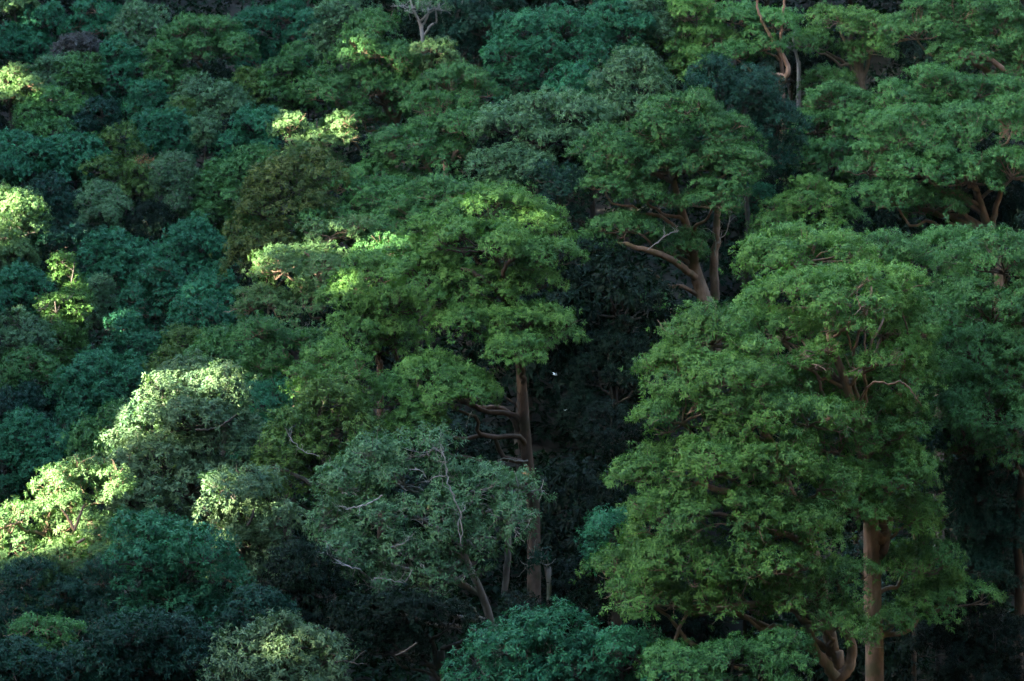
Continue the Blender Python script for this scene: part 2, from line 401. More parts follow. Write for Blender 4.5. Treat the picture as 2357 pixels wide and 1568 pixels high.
NTREE = 0
FAR = False
REG = []
def tree(label, lobes, style='caul', leaf='teal', bark='grey', H=20.0, trunk=None, limbs=(), name='broadleaf_tree', dens=1.0,
         y=None, rt=None, zmin=-0.30, wood=1.0, key=None, dead=(), dn=0.35, hub=0.35, skirt=True, bare=None):
    """lobes: (cx, cy, rx, ry[, depth offset]) as the photograph shows them; trunk and limbs: (px, py, radius px[, depth offset])"""
    global NTREE
    NTREE += 1
    rng = np.random.default_rng(1000 + NTREE * 17)
    st = STY[style]
    if FAR: H = H * 0.68
    top = min(lobes, key=lambda l: l[1] - l[3]); ty = top[1] - top[3]
    if y is None: y = tree_depth(top[0], ty, H)
    mpp = y / FPX
    lobes = list(lobes); n0 = len(lobes)
    if trunk is None and skirt and len(lobes) > 2:
        bot = max(l[1] for l in lobes); x0 = min(l[0] - l[2] for l in lobes); x1 = max(l[0] + l[2] for l in lobes); mr = np.mean([l[3] for l in lobes])
        for f in (0.27, 0.5, 0.73):
            lobes.append((x0 + (x1 - x0) * (f + rng.normal() * 0.03), bot + mr * rng.uniform(0.7, 1.1), (x1 - x0) * 0.22, mr * 0.95, -dn * (bot - top[1]) * mpp + 1.0))
    if style == 'caul':                             # ragged outline: uneven lobes and a few tufts that stick out
        rj = np.random.default_rng(500 + NTREE)
        lobes = [(l[0], l[1], l[2] * rj.uniform(0.82, 1.15), l[3] * rj.uniform(0.82, 1.15)) + tuple(l[4:]) for l in lobes]
        for q in range(3):
            l = lobes[int(rj.integers(n0))]; an = rj.uniform(0.1, 3.0)
            lobes.append((l[0] + math.cos(an) * l[2] * 0.95, l[1] - math.sin(an) * l[3] * 0.85, l[2] * rj.uniform(0.28, 0.45), l[3] * rj.uniform(0.35, 0.6)) + tuple(l[4:]))
    L3 = []
    for l in lobes:
        dd = l[4] if len(l) > 4 else -dn * (l[1] - top[1]) * mpp + rng.normal() * 0.5
        c = at(l[0], l[1], y + dd); gr = 1.1 if style == 'caul' else 1.03; rx, rz = l[2] * mpp * gr, l[3] * mpp * gr
        L3.append((c, np.array([rx, 0.5 * (rx + rz) * 1.05, rz])))
    cen = np.mean([c for c, r in L3], 0)
    if trunk is None:
        bx = at(np.mean([l[0] for l in lobes]) + rng.normal() * 6, ty, y)[0]
    else:
        bx = at(trunk[0][0], ty, y)[0]
    gz = float(valley(bx, y)) - 0.3
    base = np.array([bx, y, gz])
    root = thing(name, label, 'tree', base)
    if rt is None: rt = 0.07 + 0.0095 * (L3[0][0][2] + L3[0][1][2] - gz)
    if trunk is None:
        low = min(c[2] - 0.4 * r[2] for c, r in L3); hi = max(c[2] for c, r in L3)
        low = max(low, gz + 2.0); hi = max(hi, low + 1.0)
        j = rng.normal(size=(4, 2)) * 0.35
        pts = [base, [bx + j[0, 0], y + j[0, 1], gz + 0.5 * (low - gz)], [0.5 * (bx + cen[0]) + j[1, 0], 0.5 * (y + cen[1]) + j[1, 1], low],
               [cen[0] + j[2, 0] * .6, cen[1] + j[2, 1] * .6, 0.5 * (low + hi)], [cen[0] + j[3, 0], cen[1] + j[3, 1], hi]]
        rad = [rt * 1.35, rt, rt * 0.85, rt * 0.55, rt * 0.22]
    else:
        pts = [np.array([bx, y, gz])] if at(trunk[0][0], trunk[0][1], y)[2] > gz + 1 else []
        rad = [trunk[0][2] * mpp * 1.25] if pts else []
        for p in trunk:
            pts.append(at(p[0], p[1], y + (p[3] if len(p) > 3 else 0))); rad.append(p[2] * mpp)
    tb = B['grey'] if trunk is None else B[bark]  # dark bark stands in for shade on trunks without a given path
    tr = pole('trunk', pts, rad, tb, root, base, sides=10)
    tn = spline(np.hstack([np.asarray(pts, float), np.asarray(rad)[:, None]]), 24)
    # limbs: one to each lobe of the crown
    hubs = []
    for c, r in L3:
        h = c.copy(); h[2] -= hub * r[2]
        hubs.append(h)
        dz = h[2] - tn[:, 2]; dxy = np.linalg.norm(tn[:, :2] - h[:2], axis=1)
        cost = np.linalg.norm(tn[:, :3] - h, axis=1) + 2.5 * np.maximum(0, 0.45 * dxy - dz)
        k = int(np.argmin(cost)); a = tn[k]
        if np.linalg.norm(a[:3] - h) > 0.6:
            d = nrm(h - a[:3]); K = 7
            P = bez(a[None, :3], h[None], nrm(d + Z3 * 0.15)[None], nrm(d + Z3 * 0.5)[None], K, rng, 0.035)[0]
            ra = min(a[3] * 0.75, 0.05 + 0.035 * r[0] + 0.008 * np.linalg.norm(a[:3] - h)); rb = max(0.04, 0.03 + 0.018 * r[0])
            pole('limb', P, np.linspace(ra, min(ra, rb), K), tb, tr, base, n=14, sides=7)
    for lm in limbs:
        pole('limb', [at(p[0], p[1], y + (p[3] if len(p) > 3 else 0)) for p in lm], [p[2] * mpp for p in lm], B[bark], tr, base, sides=7, wob=0.12)
    for lm in dead:
        pole('dead_branch', [at(p[0], p[1], y + (p[3] if len(p) > 3 else 0)) for p in lm], [p[2] * mpp * 0.42 for p in lm], B['dead'], tr, base, sides=6, wob=0.22, twig=7)
    scale = max(1.0, 2.6 * (y / 2904.0) / st['L'])
    build_crown(L3, hubs, st, M[leaf], B[bark], rng, root, base, scale, wood, dens, zmin, bare if bare is not None else {'umb': 4.0, 'caul': 0.8, 'euc': 3.5, 'fine': 0.4}[style])
    REG.append((key or label, y, base, L3[:n0]))
    if key: DEPTH[key] = y
    return root

# ------------------------------------------------------------------ the trees, roughly from the nearest to the farthest
# right-hand foreground
tree('tallest bright green umbrella tree with a thick tan trunk and curled side branch', [
    (1850, 585, 150, 72, 4), (1930, 675, 200, 85, 0), (2030, 750, 120, 70, 2), (2070, 860, 90, 100, 1), (1800, 755, 140, 80, 0), (1900, 780, 110, 80, 2), (1880, 870, 110, 80, 1), (1960, 900, 90, 70, 3),
    (1900, 800, 36, 20, -4.3), (1958, 745, 44, 22, -4.3), (1840, 835, 48, 26, -4), (2015, 830, 42, 22, -4.2), (1940, 945, 50, 28, -4), (2000, 700, 40, 20, -4), (2010, 1010, 120, 75, -1), (1930, 1020, 90, 70, 0), (2050, 1100, 95, 80, -1), (1960, 1150, 75, 60, -3), (2100, 1290, 100, 60, 1), (2160, 1380, 110, 65, 1), (2060, 1420, 70, 50, 0), (2090, 950, 62, 62, 1), (2098, 1185, 62, 50, 0)],
    'umb', 'fresh', 'tan', H=31, y=166, trunk=[(2012, 1600, 22), (2008, 1400, 21), (2005, 1230, 19), (1998, 1120, 14, -1), (1975, 1000, 13, -2), (1945, 880, 10, -3), (1915, 800, 8, -3.5), (1895, 720, 5, -3)],
    limbs=[[(2005, 1235, 18), (2028, 1240, 16), (2040, 1225, 12), (2045, 1190, 11), (2048, 1160, 9)],
           [(2006, 1280, 12), (2028, 1275, 12), (2038, 1240, 11), (2030, 1190, 12)],
           [(1985, 1040, 6.1, -1.5), (1975, 940, 5.4, -2.5), (1962, 850, 4.1, -3.0), (1968, 790, 3.4, -3.3), (1990, 730, 2.7, -3.0), (2005, 660, 2.0, -2.0)],
           [(1980, 980, 5.4, -2.0), (1992, 900, 4.1, -3.0), (1988, 850, 3.7, -3.3), (2000, 800, 3.4, -3.3), (2030, 740, 2.4, -2.7), (2040, 680, 1.7, -1.5)],
           [(1965, 820, 2.7, -3.3), (1950, 770, 2.4, -3.3), (1945, 710, 1.7, -2.7)], [(1988, 850, 2.7, -3.3), (1990, 790, 2.4, -3.5), (1985, 720, 1.7, -2.9)],
           [(1940, 880, 4.1, -2.7), (1890, 830, 3.4, -3.1), (1850, 790, 2.7, -2.9), (1815, 730, 2.0, -2.1)], [(1905, 960, 4.1, -2.0), (1885, 870, 3.4, -2.7), (1868, 800, 2.7, -2.7)],
           [(2100, 800, 2.4, -0.5), (2085, 750, 2.0, -1.0), (2070, 700, 1.7, -1.0)],
           [(1975, 935, 3, -3), (1990, 900, 2.6, -4.2), (2012, 880, 2.4, -4.6), (2045, 884, 2.2, -4.6), (2075, 880, 2, -4.6), (2100, 905, 1.6, -4.6), (2120, 935, 1.2, -4.4)]],
    key='herob', rt=0.8)
tree('broad umbrella tree on forked tan stems, bright pads cascading down its left side', [
    (1640, 770, 110, 75, 2), (1560, 850, 75, 85, 1), (1700, 860, 110, 70, -1), (1570, 950, 95, 70, -1), (1740, 950, 110, 75, -2), (1860, 960, 80, 60, -2),
    (1520, 1080, 105, 70, -1), (1650, 1070, 105, 75, -3), (1790, 1060, 110, 75, -3), (1880, 1110, 70, 55, -2), (1560, 1180, 100, 70, -3), (1700, 1180, 110, 70, -4), (1840, 1200, 90, 60, -3),
    (1450, 1300, 90, 85, 0), (1600, 1280, 110, 75, -4), (1490, 1370, 90, 60, -4), (1740, 1290, 110, 70, -4), (1670, 1370, 90, 50, -4), (1820, 1370, 90, 60, -3), (1930, 1330, 75, 55, -2), (1900, 1420, 80, 50, -3)],
    'umb', 'fresh', 'tan', H=25, y=160, trunk=[(1925, 1610, 20), (1915, 1500, 17), (1895, 1400, 17), (1875, 1290, 16), (1850, 1210, 13), (1815, 1120, 10), (1780, 1020, 7)],
    limbs=[[(1930, 1560, 15, -1), (1955, 1530, 13, -1), (1958, 1480, 12, -1), (1940, 1440, 11, -1), (1925, 1400, 9, -1)],
           [(1925, 1560, 14, -1.5), (1880, 1500, 11, -1.5), (1855, 1440, 10, -1.5), (1830, 1390, 8, -1.5)],
           [(1870, 1420, 9, -3), (1780, 1390, 9, -3), (1690, 1395, 8, -4), (1610, 1400, 8, -4), (1560, 1380, 6, -4)],
           [(1850, 1200, 9, -2), (1760, 1150, 8, -3), (1660, 1130, 8, -4), (1600, 1110, 5, -4)],
           [(1700, 1560, 6, -5), (1800, 1500, 8, -4), (1820, 1440, 8, -3)], [(1590, 1390, 4, -4), (1555, 1470, 4, -4), (1540, 1540, 3, -4)]], key='heroa', rt=0.7)
tree('low sprig of bright leaves beneath the broad umbrella tree at the bottom edge', [(1570, 1520, 70, 40), (1680, 1510, 80, 50), (1790, 1490, 70, 50), (1610, 1570, 70, 40), (1740, 1560, 80, 40)],
    'umb', 'green', 'grey', H=9, y=153, rt=0.2)
tree('dome topped green tree at the right border, behind the tallest umbrella tree', [
    (2310, 600, 95, 85), (2280, 720, 95, 80), (2370, 700, 80, 90), (2250, 800, 80, 70), (2340, 840, 90, 80), (2190, 880, 90, 70, 2), (2270, 940, 110, 80), (2220, 1010, 80, 60, 1), (2340, 1000, 80, 70)],
    'umb', 'green', 'brown', H=29, y=172, trunk=[(2345, 1400, 11), (2340, 1250, 10), (2350, 1100, 9), (2330, 950, 7), (2310, 760, 5)], key='redge', rt=0.6)
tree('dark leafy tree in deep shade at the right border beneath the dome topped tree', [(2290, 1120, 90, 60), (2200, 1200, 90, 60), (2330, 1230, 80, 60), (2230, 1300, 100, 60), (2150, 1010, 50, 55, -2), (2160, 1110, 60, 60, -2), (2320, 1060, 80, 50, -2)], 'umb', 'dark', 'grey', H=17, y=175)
tree('small umbrella tree with bare vase shaped stems right of the tallest umbrella tree', [(2140, 690, 65, 45), (2080, 590, 95, 50), (2010, 570, 60, 35)], 'umb', 'green', 'brown', H=22, y=184,
    trunk=[(2110, 860, 5), (2125, 790, 5), (2125, 740, 4)], limbs=[[(2120, 790, 4), (2150, 740, 3), (2165, 700, 3)], [(2120, 790, 4), (2105, 730, 3), (2110, 690, 3)]])
tree('grey green tree with thin crown in the shaded gap left of the right border dome', [(2190, 560, 70, 50), (2210, 640, 55, 50), (2160, 760, 50, 60)], 'umb', 'green', 'grey', H=19, y=196)
# upper right
tree('very wide umbrella tree at the right border with long spreading brown limbs', [
    (2070, 310, 90, 60), (2000, 380, 60, 60), (2130, 390, 90, 55), (2230, 300, 110, 65), (2330, 280, 80, 60), (2230, 400, 90, 50), (2330, 390, 70, 60), (2060, 450, 80, 45), (2150, 470, 70, 40)],
    'umb', 'green', 'tan', H=22, trunk=[(2300, 640, 13), (2290, 580, 12), (2265, 500, 10), (2240, 420, 7)],
    limbs=[[(2290, 570, 10), (2230, 520, 8), (2150, 490, 7), (2080, 470, 5), (2020, 480, 4)], [(2290, 560, 9), (2210, 490, 7), (2160, 430, 5), (2120, 400, 4)], [(2280, 530, 8), (2300, 450, 6), (2330, 400, 4)],
           [(2270, 500, 7), (2210, 450, 5), (2200, 390, 4)]], key='r4')
tree('stepped umbrella tree with three tiers left of the very wide umbrella tree', [(1930, 230, 85, 40), (1880, 290, 65, 50), (1960, 290, 70, 50), (1850, 360, 45, 45), (1920, 370, 60, 45)],
    'umb', 'green', 'tan', H=19, key='r5')
tree('pale topped umbrella tree showing open vase of bare pinkish stems, near the top edge', [(1930, 45, 70, 32), (2010, 60, 65, 35), (1870, 95, 55, 35), (1910, 180, 55, 28), (1990, 110, 60, 32)],
    'umb', 'fresh', 'tan', H=20, dens=0.9, trunk=[(1985, 300, 9), (1985, 210, 8), (1975, 150, 6)],
    limbs=[[(1985, 200, 6), (1960, 130, 4), (1935, 80, 3)], [(1985, 190, 5), (1950, 150, 4), (1900, 120, 3)], [(1985, 190, 5), (2005, 120, 4), (2030, 80, 3)], [(1983, 170, 4), (1985, 110, 3), (1990, 70, 3)]], key='r6')
tree('spreading green tree in the top right corner with long reddish branches', [(2110, 70, 70, 60), (2200, 40, 80, 50), (2300, 60, 80, 60), (2350, 130, 60, 50), (2230, 120, 80, 40)],
    'umb', 'green', 'red', H=21, trunk=[(2310, 260, 11), (2290, 190, 10), (2240, 130, 7)], limbs=[[(2300, 180, 8), (2220, 130, 6), (2170, 90, 4)], [(2350, 190, 6, -3), (2270, 135, 6, -3), (2200, 110, 5, -3)]])
tree('green tree under the top right corner, half hidden behind wider crowns', [(2160, 190, 70, 40), (2250, 210, 80, 40), (2080, 230, 60, 45), (2330, 220, 60, 40)], 'umb', 'green', 'tan', H=18)
tree('bright green tree on the top edge with layered pads, left of a curved bare limb', [(1590, 30, 60, 50), (1640, 80, 55, 40), (1560, 100, 40, 45), (1610, 140, 65, 40)], 'umb', 'fresh', 'tan', H=19)
tree('green tree on the top edge whose thick bare limb curves up like a hook', [(1700, 40, 55, 45), (1780, 50, 55, 40), (1690, 120, 55, 35), (1760, 105, 40, 30)],
    'umb', 'green', 'red', H=20, trunk=[(1800, 240, 7), (1797, 195, 7), (1800, 165, 5), (1790, 110, 4)],
    limbs=[[(1798, 190, 6, -2), (1812, 165, 6, -2), (1805, 135, 5, -2), (1770, 80, 4, -2), (1745, 30, 3, -2), (1740, -10, 2, -2)], [(1800, 175, 5, -3), (1785, 172, 5, -3), (1760, 168, 4, -3)], [(1795, 100, 3.5, -2), (1800, 50, 3, -2), (1805, 0, 2.5, -2)]])
tree('bleached bare trunk standing between green crowns near the top edge', [(1838, 105, 12, 10)], 'euc', 'green', 'dead', H=15, dens=0.3, name='dead_tree',
    trunk=[(1838, 175, 5), (1835, 140, 4), (1826, 95, 3), (1830, 70, 2)], limbs=[[(1832, 120, 3), (1810, 108, 2), (1795, 100, 1.5)], [(1832, 115, 2), (1845, 95, 1.5)]])
tree('dark shaded tree filling the hollow below the hook limbed tree', [(1640, 190, 70, 45), (1720, 220, 70, 55), (1790, 280, 60, 55), (1720, 300, 70, 50)], 'caul', 'dark', 'grey', H=18)
tree('bright layered tree above the left shoulder of the tallest umbrella tree', [(1870, 460, 80, 45), (1800, 510, 65, 45), (1930, 510, 60, 45), (1770, 560, 45, 40), (1860, 560, 80, 40)], 'umb', 'fresh', 'tan', H=20)
tree('small bluish bush in the dark gap left of the bright layered tree', [(1745, 450, 35, 30), (1720, 485, 28, 22)], 'fine', 'teal', 'grey', H=9)
# centre
tree('big umbrella tree right of centre with pale bare limbs reaching left over the dark hollow', [
    (1580, 250, 80, 45), (1520, 300, 80, 50), (1640, 300, 80, 50), (1420, 340, 90, 50), (1560, 380, 100, 55), (1680, 370, 60, 60), (1390, 420, 60, 45), (1480, 440, 80, 45), (1640, 460, 70, 50),
    (1370, 560, 55, 40, -3), (1440, 520, 65, 40, -3), (1560, 560, 70, 40, -1), (1470, 680, 65, 38, -5)],
    'umb', 'green', 'tan', H=27, trunk=[(1640, 760, 19), (1618, 680, 17), (1598, 620, 15), (1590, 560, 12), (1560, 460, 9), (1540, 380, 6)],
    limbs=[[(1600, 640, 9, -1), (1540, 595, 8, -3), (1470, 570, 6, -4), (1420, 560, 4, -4)], [(1450, 640, 5, -4), (1410, 680, 6, -4), (1360, 655, 5, -4), (1325, 620, 4, -4)],
           [(1600, 780, 8, -3), (1560, 730, 8, -4), (1510, 700, 6, -5), (1480, 690, 4, -5)], [(1645, 690, 11, 1), (1645, 600, 10, 1), (1650, 500, 8, 1), (1660, 420, 5, 1)]],
    dead=[[(1645, 590, 2.5, -1), (1650, 560, 3, -1), (1665, 540, 3, -1), (1700, 440, 3, 0), (1715, 390, 2, 0)], [(1490, 575, 2, -5), (1530, 545, 2.5, -5), (1560, 530, 2, -5)]], key='c11')
tree('large centre umbrella tree with a tall straight trunk rising from the dark hollow', [
    (1130, 480, 110, 55, 1), (1040, 540, 90, 60), (1200, 510, 90, 60, 1), (1110, 560, 100, 60, -2), (990, 640, 70, 70, -1), (1240, 590, 70, 55), (1080, 660, 90, 55, -2), (1210, 650, 60, 45, -1),
    (1070, 730, 80, 55, -3), (1200, 740, 75, 55, -3), (1280, 760, 65, 55, -2), (1190, 800, 90, 45, -4), (980, 850, 85, 45, -4), (920, 910, 70, 55, -4), (1030, 900, 85, 60, -5), (960, 970, 70, 40, -5)],
    'umb', 'fresh', 'brown', H=28, y=196, trunk=[(1228, 1210, 16), (1218, 1110, 15), (1208, 1000, 14), (1200, 880, 12), (1190, 800, 10), (1165, 700, 9), (1140, 580, 6)],
    limbs=[[(1205, 1040, 8), (1185, 970, 8), (1150, 940, 7), (1105, 938, 6), (1060, 925, 4)], [(1202, 950, 3.5), (1185, 930, 3), (1165, 915, 2)],
           [(1190, 820, 8), (1210, 790, 6), (1250, 780, 4)], [(1170, 700, 7, -2), (1110, 640, 6, -3), (1060, 620, 4, -3)], [(1160, 680, 6, -2), (1160, 620, 5, -3), (1190, 590, 4, -3)]],
    dead=[[(1215, 1060, 5, -2), (1190, 1062, 5, -2), (1160, 1055, 4, -2), (1140, 1070, 3, -2)], [(1072, 985, 2, -6), (1078, 960, 2, -6), (1085, 950, 2, -5)]], key='c12', rt=0.5)
tree('rounded umbrella tree with a sunlit golden rim left of the large centre tree', [(870, 630, 90, 45, 0), (800, 680, 60, 60, 0), (890, 700, 80, 60, -1), (830, 760, 75, 50, -2), (920, 770, 60, 45, -1)],
    'umb', 'fresh', 'brown', H=22, y=203, trunk=[(875, 900, 8), (870, 830, 7), (858, 740, 6), (850, 680, 4)], limbs=[[(915, 830, 6), (900, 790, 4), (870, 775, 3)]], key='c13')
tree('airy umbrella tree with sunlit cream tufts and pinkish bare stems', [(760, 535, 55, 32, 1), (820, 515, 42, 22, 2), (650, 610, 70, 50), (740, 610, 80, 45), (620, 690, 50, 45), (700, 690, 75, 50, -2), (580, 700, 40, 40)],
    'umb', 'pale', 'tan', H=19, dens=0.8, trunk=[(770, 800, 8), (750, 730, 7), (735, 660, 6), (745, 600, 5), (755, 560, 4)],
    limbs=[[(740, 650, 4, -2), (720, 600, 3, -2), (700, 580, 2, -2)], [(745, 720, 5, -3), (720, 690, 3, -3), (690, 670, 2, -3)]], dead=[[(760, 755, 4, -4), (720, 765, 3, -4), (680, 770, 2.5, -4)]], key='c14')
tree('deep green tree with low crown beneath the airy sunlit umbrella tree', [(660, 790, 65, 40), (730, 800, 70, 45), (590, 760, 50, 35)], 'umb', 'green', 'tan', H=16, y=205)
tree('layered green tree just behind the top left of the large centre tree', [(1020, 440, 75, 35), (950, 490, 70, 40), (900, 540, 50, 45), (960, 560, 60, 40)], 'umb', 'green', 'tan', H=19, key='c15')
tree('narrow yellow green tree between the rimmed tree and the layered tree', [(930, 590, 40, 45), (880, 580, 45, 40)], 'umb', 'green', 'tan', H=17)
tree('olive green rounded tree at the foot of the rimmed umbrella tree', [(770, 830, 55, 45), (720, 880, 50, 40), (810, 860, 40, 40)], 'umb', 'fresh', 'tan', H=15, y=190)
tree('olive cauliflower crowned tree below the centre with grey twigs at its left', [(760, 920, 75, 50), (690, 980, 70, 50), (790, 980, 70, 50), (650, 1050, 50, 45), (740, 1060, 70, 50), (820, 1040, 50, 45), (680, 1100, 60, 30)],
    'caul', 'olive', 'grey', H=19, y=186, limbs=[[(760, 1130, 6, -3), (720, 1115, 6, -3), (670, 1090, 5, -3), (620, 1075, 3, -3)]], dead=[[(735, 1050, 2, -5), (700, 1040, 2.5, -5), (670, 1010, 2, -5), (655, 985, 1.5, -5)]], key='c80')
tree('sparse grey gum tree at bottom centre with a web of pale crooked branches', [
    (850, 1060, 75, 55), (980, 1030, 60, 50), (930, 1100, 70, 45), (800, 1110, 60, 45), (1080, 1120, 75, 50), (1190, 1120, 55, 40), (1180, 1190, 55, 45), (1000, 1180, 80, 50), (880, 1190, 80, 50), (760, 1200, 50, 50),
    (1070, 1230, 80, 50), (940, 1270, 80, 50), (800, 1270, 70, 50), (870, 1340, 70, 45), (990, 1340, 70, 45)],
    'euc', 'grey', 'pale', H=23, y=173, dens=0.85, trunk=[(1145, 1580, 11), (1130, 1440, 10), (1105, 1360, 9), (1070, 1280, 7), (1040, 1180, 5), (1020, 1080, 4)],
    limbs=[[(1160, 1380, 7), (1168, 1290, 8), (1170, 1220, 7), (1190, 1180, 6), (1200, 1150, 4)], [(1168, 1205, 6), (1155, 1170, 5), (1130, 1140, 4)], [(1060, 1290, 7, -3), (1020, 1325, 6, -3), (980, 1330, 4, -3)]],
    dead=[[(1060, 1240, 3, -5), (1055, 1180, 4, -5), (1035, 1120, 4, -5), (1025, 1060, 3.5, -5), (1018, 1040, 3, -5)], [(830, 1310, 3, -6), (790, 1300, 4, -6), (750, 1275, 3, -6), (720, 1270, 2, -6)],
          [(880, 1140, 4, -6), (850, 1158, 4, -6), (810, 1170, 3, -6), (780, 1165, 2, -6)], [(980, 1100, 2, -6), (970, 1085, 3, -6), (940, 1080, 2, -6)], [(1030, 1095, 2.5, -6), (1000, 1098, 2.5, -6), (985, 1110, 2, -6)],
          [(950, 1310, 2.5, -6), (930, 1340, 3, -6), (900, 1335, 2, -6), (860, 1330, 2, -6)], [(1060, 1250, 3, -6), (1055, 1200, 2.5, -6), (1070, 1170, 2, -6)], [(900, 1260, 3, -6), (930, 1250, 3, -6), (950, 1230, 2, -6)]], key='gum')
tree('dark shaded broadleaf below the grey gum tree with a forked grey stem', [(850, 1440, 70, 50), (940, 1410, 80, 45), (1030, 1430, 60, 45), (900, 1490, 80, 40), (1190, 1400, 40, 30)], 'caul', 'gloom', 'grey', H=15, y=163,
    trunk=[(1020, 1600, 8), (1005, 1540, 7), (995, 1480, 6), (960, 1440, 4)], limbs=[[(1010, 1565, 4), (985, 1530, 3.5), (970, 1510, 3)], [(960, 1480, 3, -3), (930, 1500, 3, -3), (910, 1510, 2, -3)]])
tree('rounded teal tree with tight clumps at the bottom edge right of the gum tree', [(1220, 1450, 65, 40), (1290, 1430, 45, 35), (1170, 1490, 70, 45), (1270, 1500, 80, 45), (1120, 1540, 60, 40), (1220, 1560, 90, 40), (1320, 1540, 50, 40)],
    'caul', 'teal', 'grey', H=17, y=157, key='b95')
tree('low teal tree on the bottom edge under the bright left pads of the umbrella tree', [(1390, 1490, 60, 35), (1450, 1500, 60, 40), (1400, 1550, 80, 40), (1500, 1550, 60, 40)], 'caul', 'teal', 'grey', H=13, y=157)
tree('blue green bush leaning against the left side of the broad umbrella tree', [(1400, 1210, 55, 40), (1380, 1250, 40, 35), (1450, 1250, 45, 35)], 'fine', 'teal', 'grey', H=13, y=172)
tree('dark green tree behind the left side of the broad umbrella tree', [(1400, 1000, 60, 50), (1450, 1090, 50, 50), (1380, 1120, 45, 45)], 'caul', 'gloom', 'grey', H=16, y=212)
tree('added blackish tree standing in for shade between the knobbly green tree and the grey gum', [(690, 1310, 60, 45), (740, 1370, 60, 45), (670, 1380, 60, 45), (730, 1440, 60, 40)], 'caul', 'gloom', 'grey', H=15, y=167)  # tree added to blacken a gap that only shade darkens
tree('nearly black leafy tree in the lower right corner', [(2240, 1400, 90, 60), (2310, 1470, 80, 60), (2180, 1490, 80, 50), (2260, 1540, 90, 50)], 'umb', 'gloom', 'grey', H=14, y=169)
tree('added nearly black tree filling the shade beside the thin pale stemmed sapling', [(1340, 1330, 60, 50), (1300, 1390, 50, 40), (1370, 1400, 50, 40)], 'caul', 'gloom', 'grey', H=12, y=174)  # near-black tree added to deepen the hollow's shade
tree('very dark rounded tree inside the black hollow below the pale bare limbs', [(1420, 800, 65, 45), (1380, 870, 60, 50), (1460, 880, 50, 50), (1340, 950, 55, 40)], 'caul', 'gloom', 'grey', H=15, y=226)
tree('thin pale stemmed sapling standing in the black hollow at bottom centre', [(1240, 1290, 22, 18)], 'euc', 'dark', 'pale', H=11, y=172, trunk=[(1262, 1420, 5), (1264, 1370, 5), (1258, 1320, 4), (1250, 1290, 3)], name='sapling')
# upper centre
tree('tall tree with a stout forked brown trunk in the upper centre, one tuft catching sun', [(860, 60, 60, 35), (830, 120, 70, 40), (920, 130, 60, 40), (955, 155, 48, 20, -2), (770, 210, 65, 50), (850, 200, 70, 50), (940, 215, 70, 45), (780, 300, 50, 40, -1), (840, 270, 45, 35)],
    'umb', 'green', 'red', H=23, trunk=[(905, 370, 11), (904, 300, 11), (898, 260, 9), (890, 220, 7)], limbs=[[(906, 290, 9), (920, 255, 8), (925, 225, 6)], [(902, 280, 9), (885, 240, 7), (870, 210, 5)]], key='u16a')
tree('small umbrella tree with a sunlit crown in front of the bare grey tree', [(995, 112, 45, 20), (1010, 140, 42, 20)], 'umb', 'pale', 'red', H=19, key='u16s')
tree('rounded umbrella tree with a thin dark trunk right of the stout forked trunk', [(1030, 190, 60, 45), (1090, 210, 50, 45), (1000, 240, 60, 40), (1080, 260, 55, 40)], 'umb', 'green', 'red', H=20, trunk=[(1025, 370, 6), (1025, 290, 6), (1030, 230, 5)])
tree('dome crowned dark umbrella tree below the stout forked trunk', [(960, 320, 70, 40), (1060, 290, 60, 40), (920, 350, 50, 35), (1010, 350, 70, 40)], 'umb', 'green', 'red', H=18,
    trunk=[(1000, 460, 6), (995, 410, 6), (975, 370, 4)], limbs=[[(1040, 370, 5, -2), (1050, 350, 4, -2), (1075, 345, 3, -2)]])
tree('tuft topped tree catching bright sun at the upper left of centre', [(785, 280, 32, 24), (740, 320, 38, 22), (790, 310, 28, 20), (700, 350, 50, 35), (670, 300, 45, 40)], 'umb', 'pale', 'tan', H=18, dens=0.9, key='u17')
tree('brownish olive tree with rusty leaves left of the centre', [(660, 420, 75, 55), (730, 400, 50, 45), (610, 480, 60, 55), (690, 480, 75, 45), (570, 560, 40, 45), (620, 560, 55, 45)], 'caul', 'brown', 'grey', H=19, key='u18')
tree('green umbrella tree above the airy sunlit tree, right of the rusty tree', [(860, 400, 60, 35), (930, 410, 40, 30), (800, 420, 45, 30)], 'umb', 'green', 'red', H=15)
tree('dark layered umbrella tree directly above the airy sunlit tree', [(880, 450, 65, 40), (790, 490, 60, 35), (720, 510, 55, 35), (860, 500, 50, 30)], 'umb', 'green', 'tan', H=15)
tree('dusty grey green tree behind the large centre tree with dark stems showing', [(1240, 255, 75, 40), (1180, 290, 70, 45), (1310, 265, 70, 45), (1260, 320, 80, 40), (1150, 380, 60, 40), (1220, 390, 60, 40), (1330, 330, 55, 40)],
    'caul', 'grey', 'grey', H=20, key='u21')
tree('sooty stemmed thin tree between the dusty tree and the big right umbrella tree', [(1270, 410, 50, 30), (1310, 450, 45, 40), (1260, 470, 40, 30)], 'euc', 'dark', 'grey', H=17, dens=0.7)
tree('clumpy dark teal tree near the top edge with a notched broad crown', [(1210, 70, 70, 45), (1170, 120, 50, 45), (1290, 70, 70, 45), (1250, 130, 75, 50), (1330, 120, 55, 45), (1200, 180, 60, 40)], 'caul', 'teal', 'grey', H=20, key='u22')
tree('upright grey teal tree with twiggy crown left of the top edge green trees', [(1460, 150, 45, 35), (1420, 190, 50, 40), (1480, 200, 45, 45), (1440, 250, 60, 40)], 'caul', 'grey', 'grey', H=20, key='u23')
tree('small dark domed tree between the clumpy teal tree and the twiggy tree', [(1315, 180, 40, 30), (1300, 215, 40, 28), (1345, 215, 35, 28)], 'caul', 'teal', 'grey', H=16)
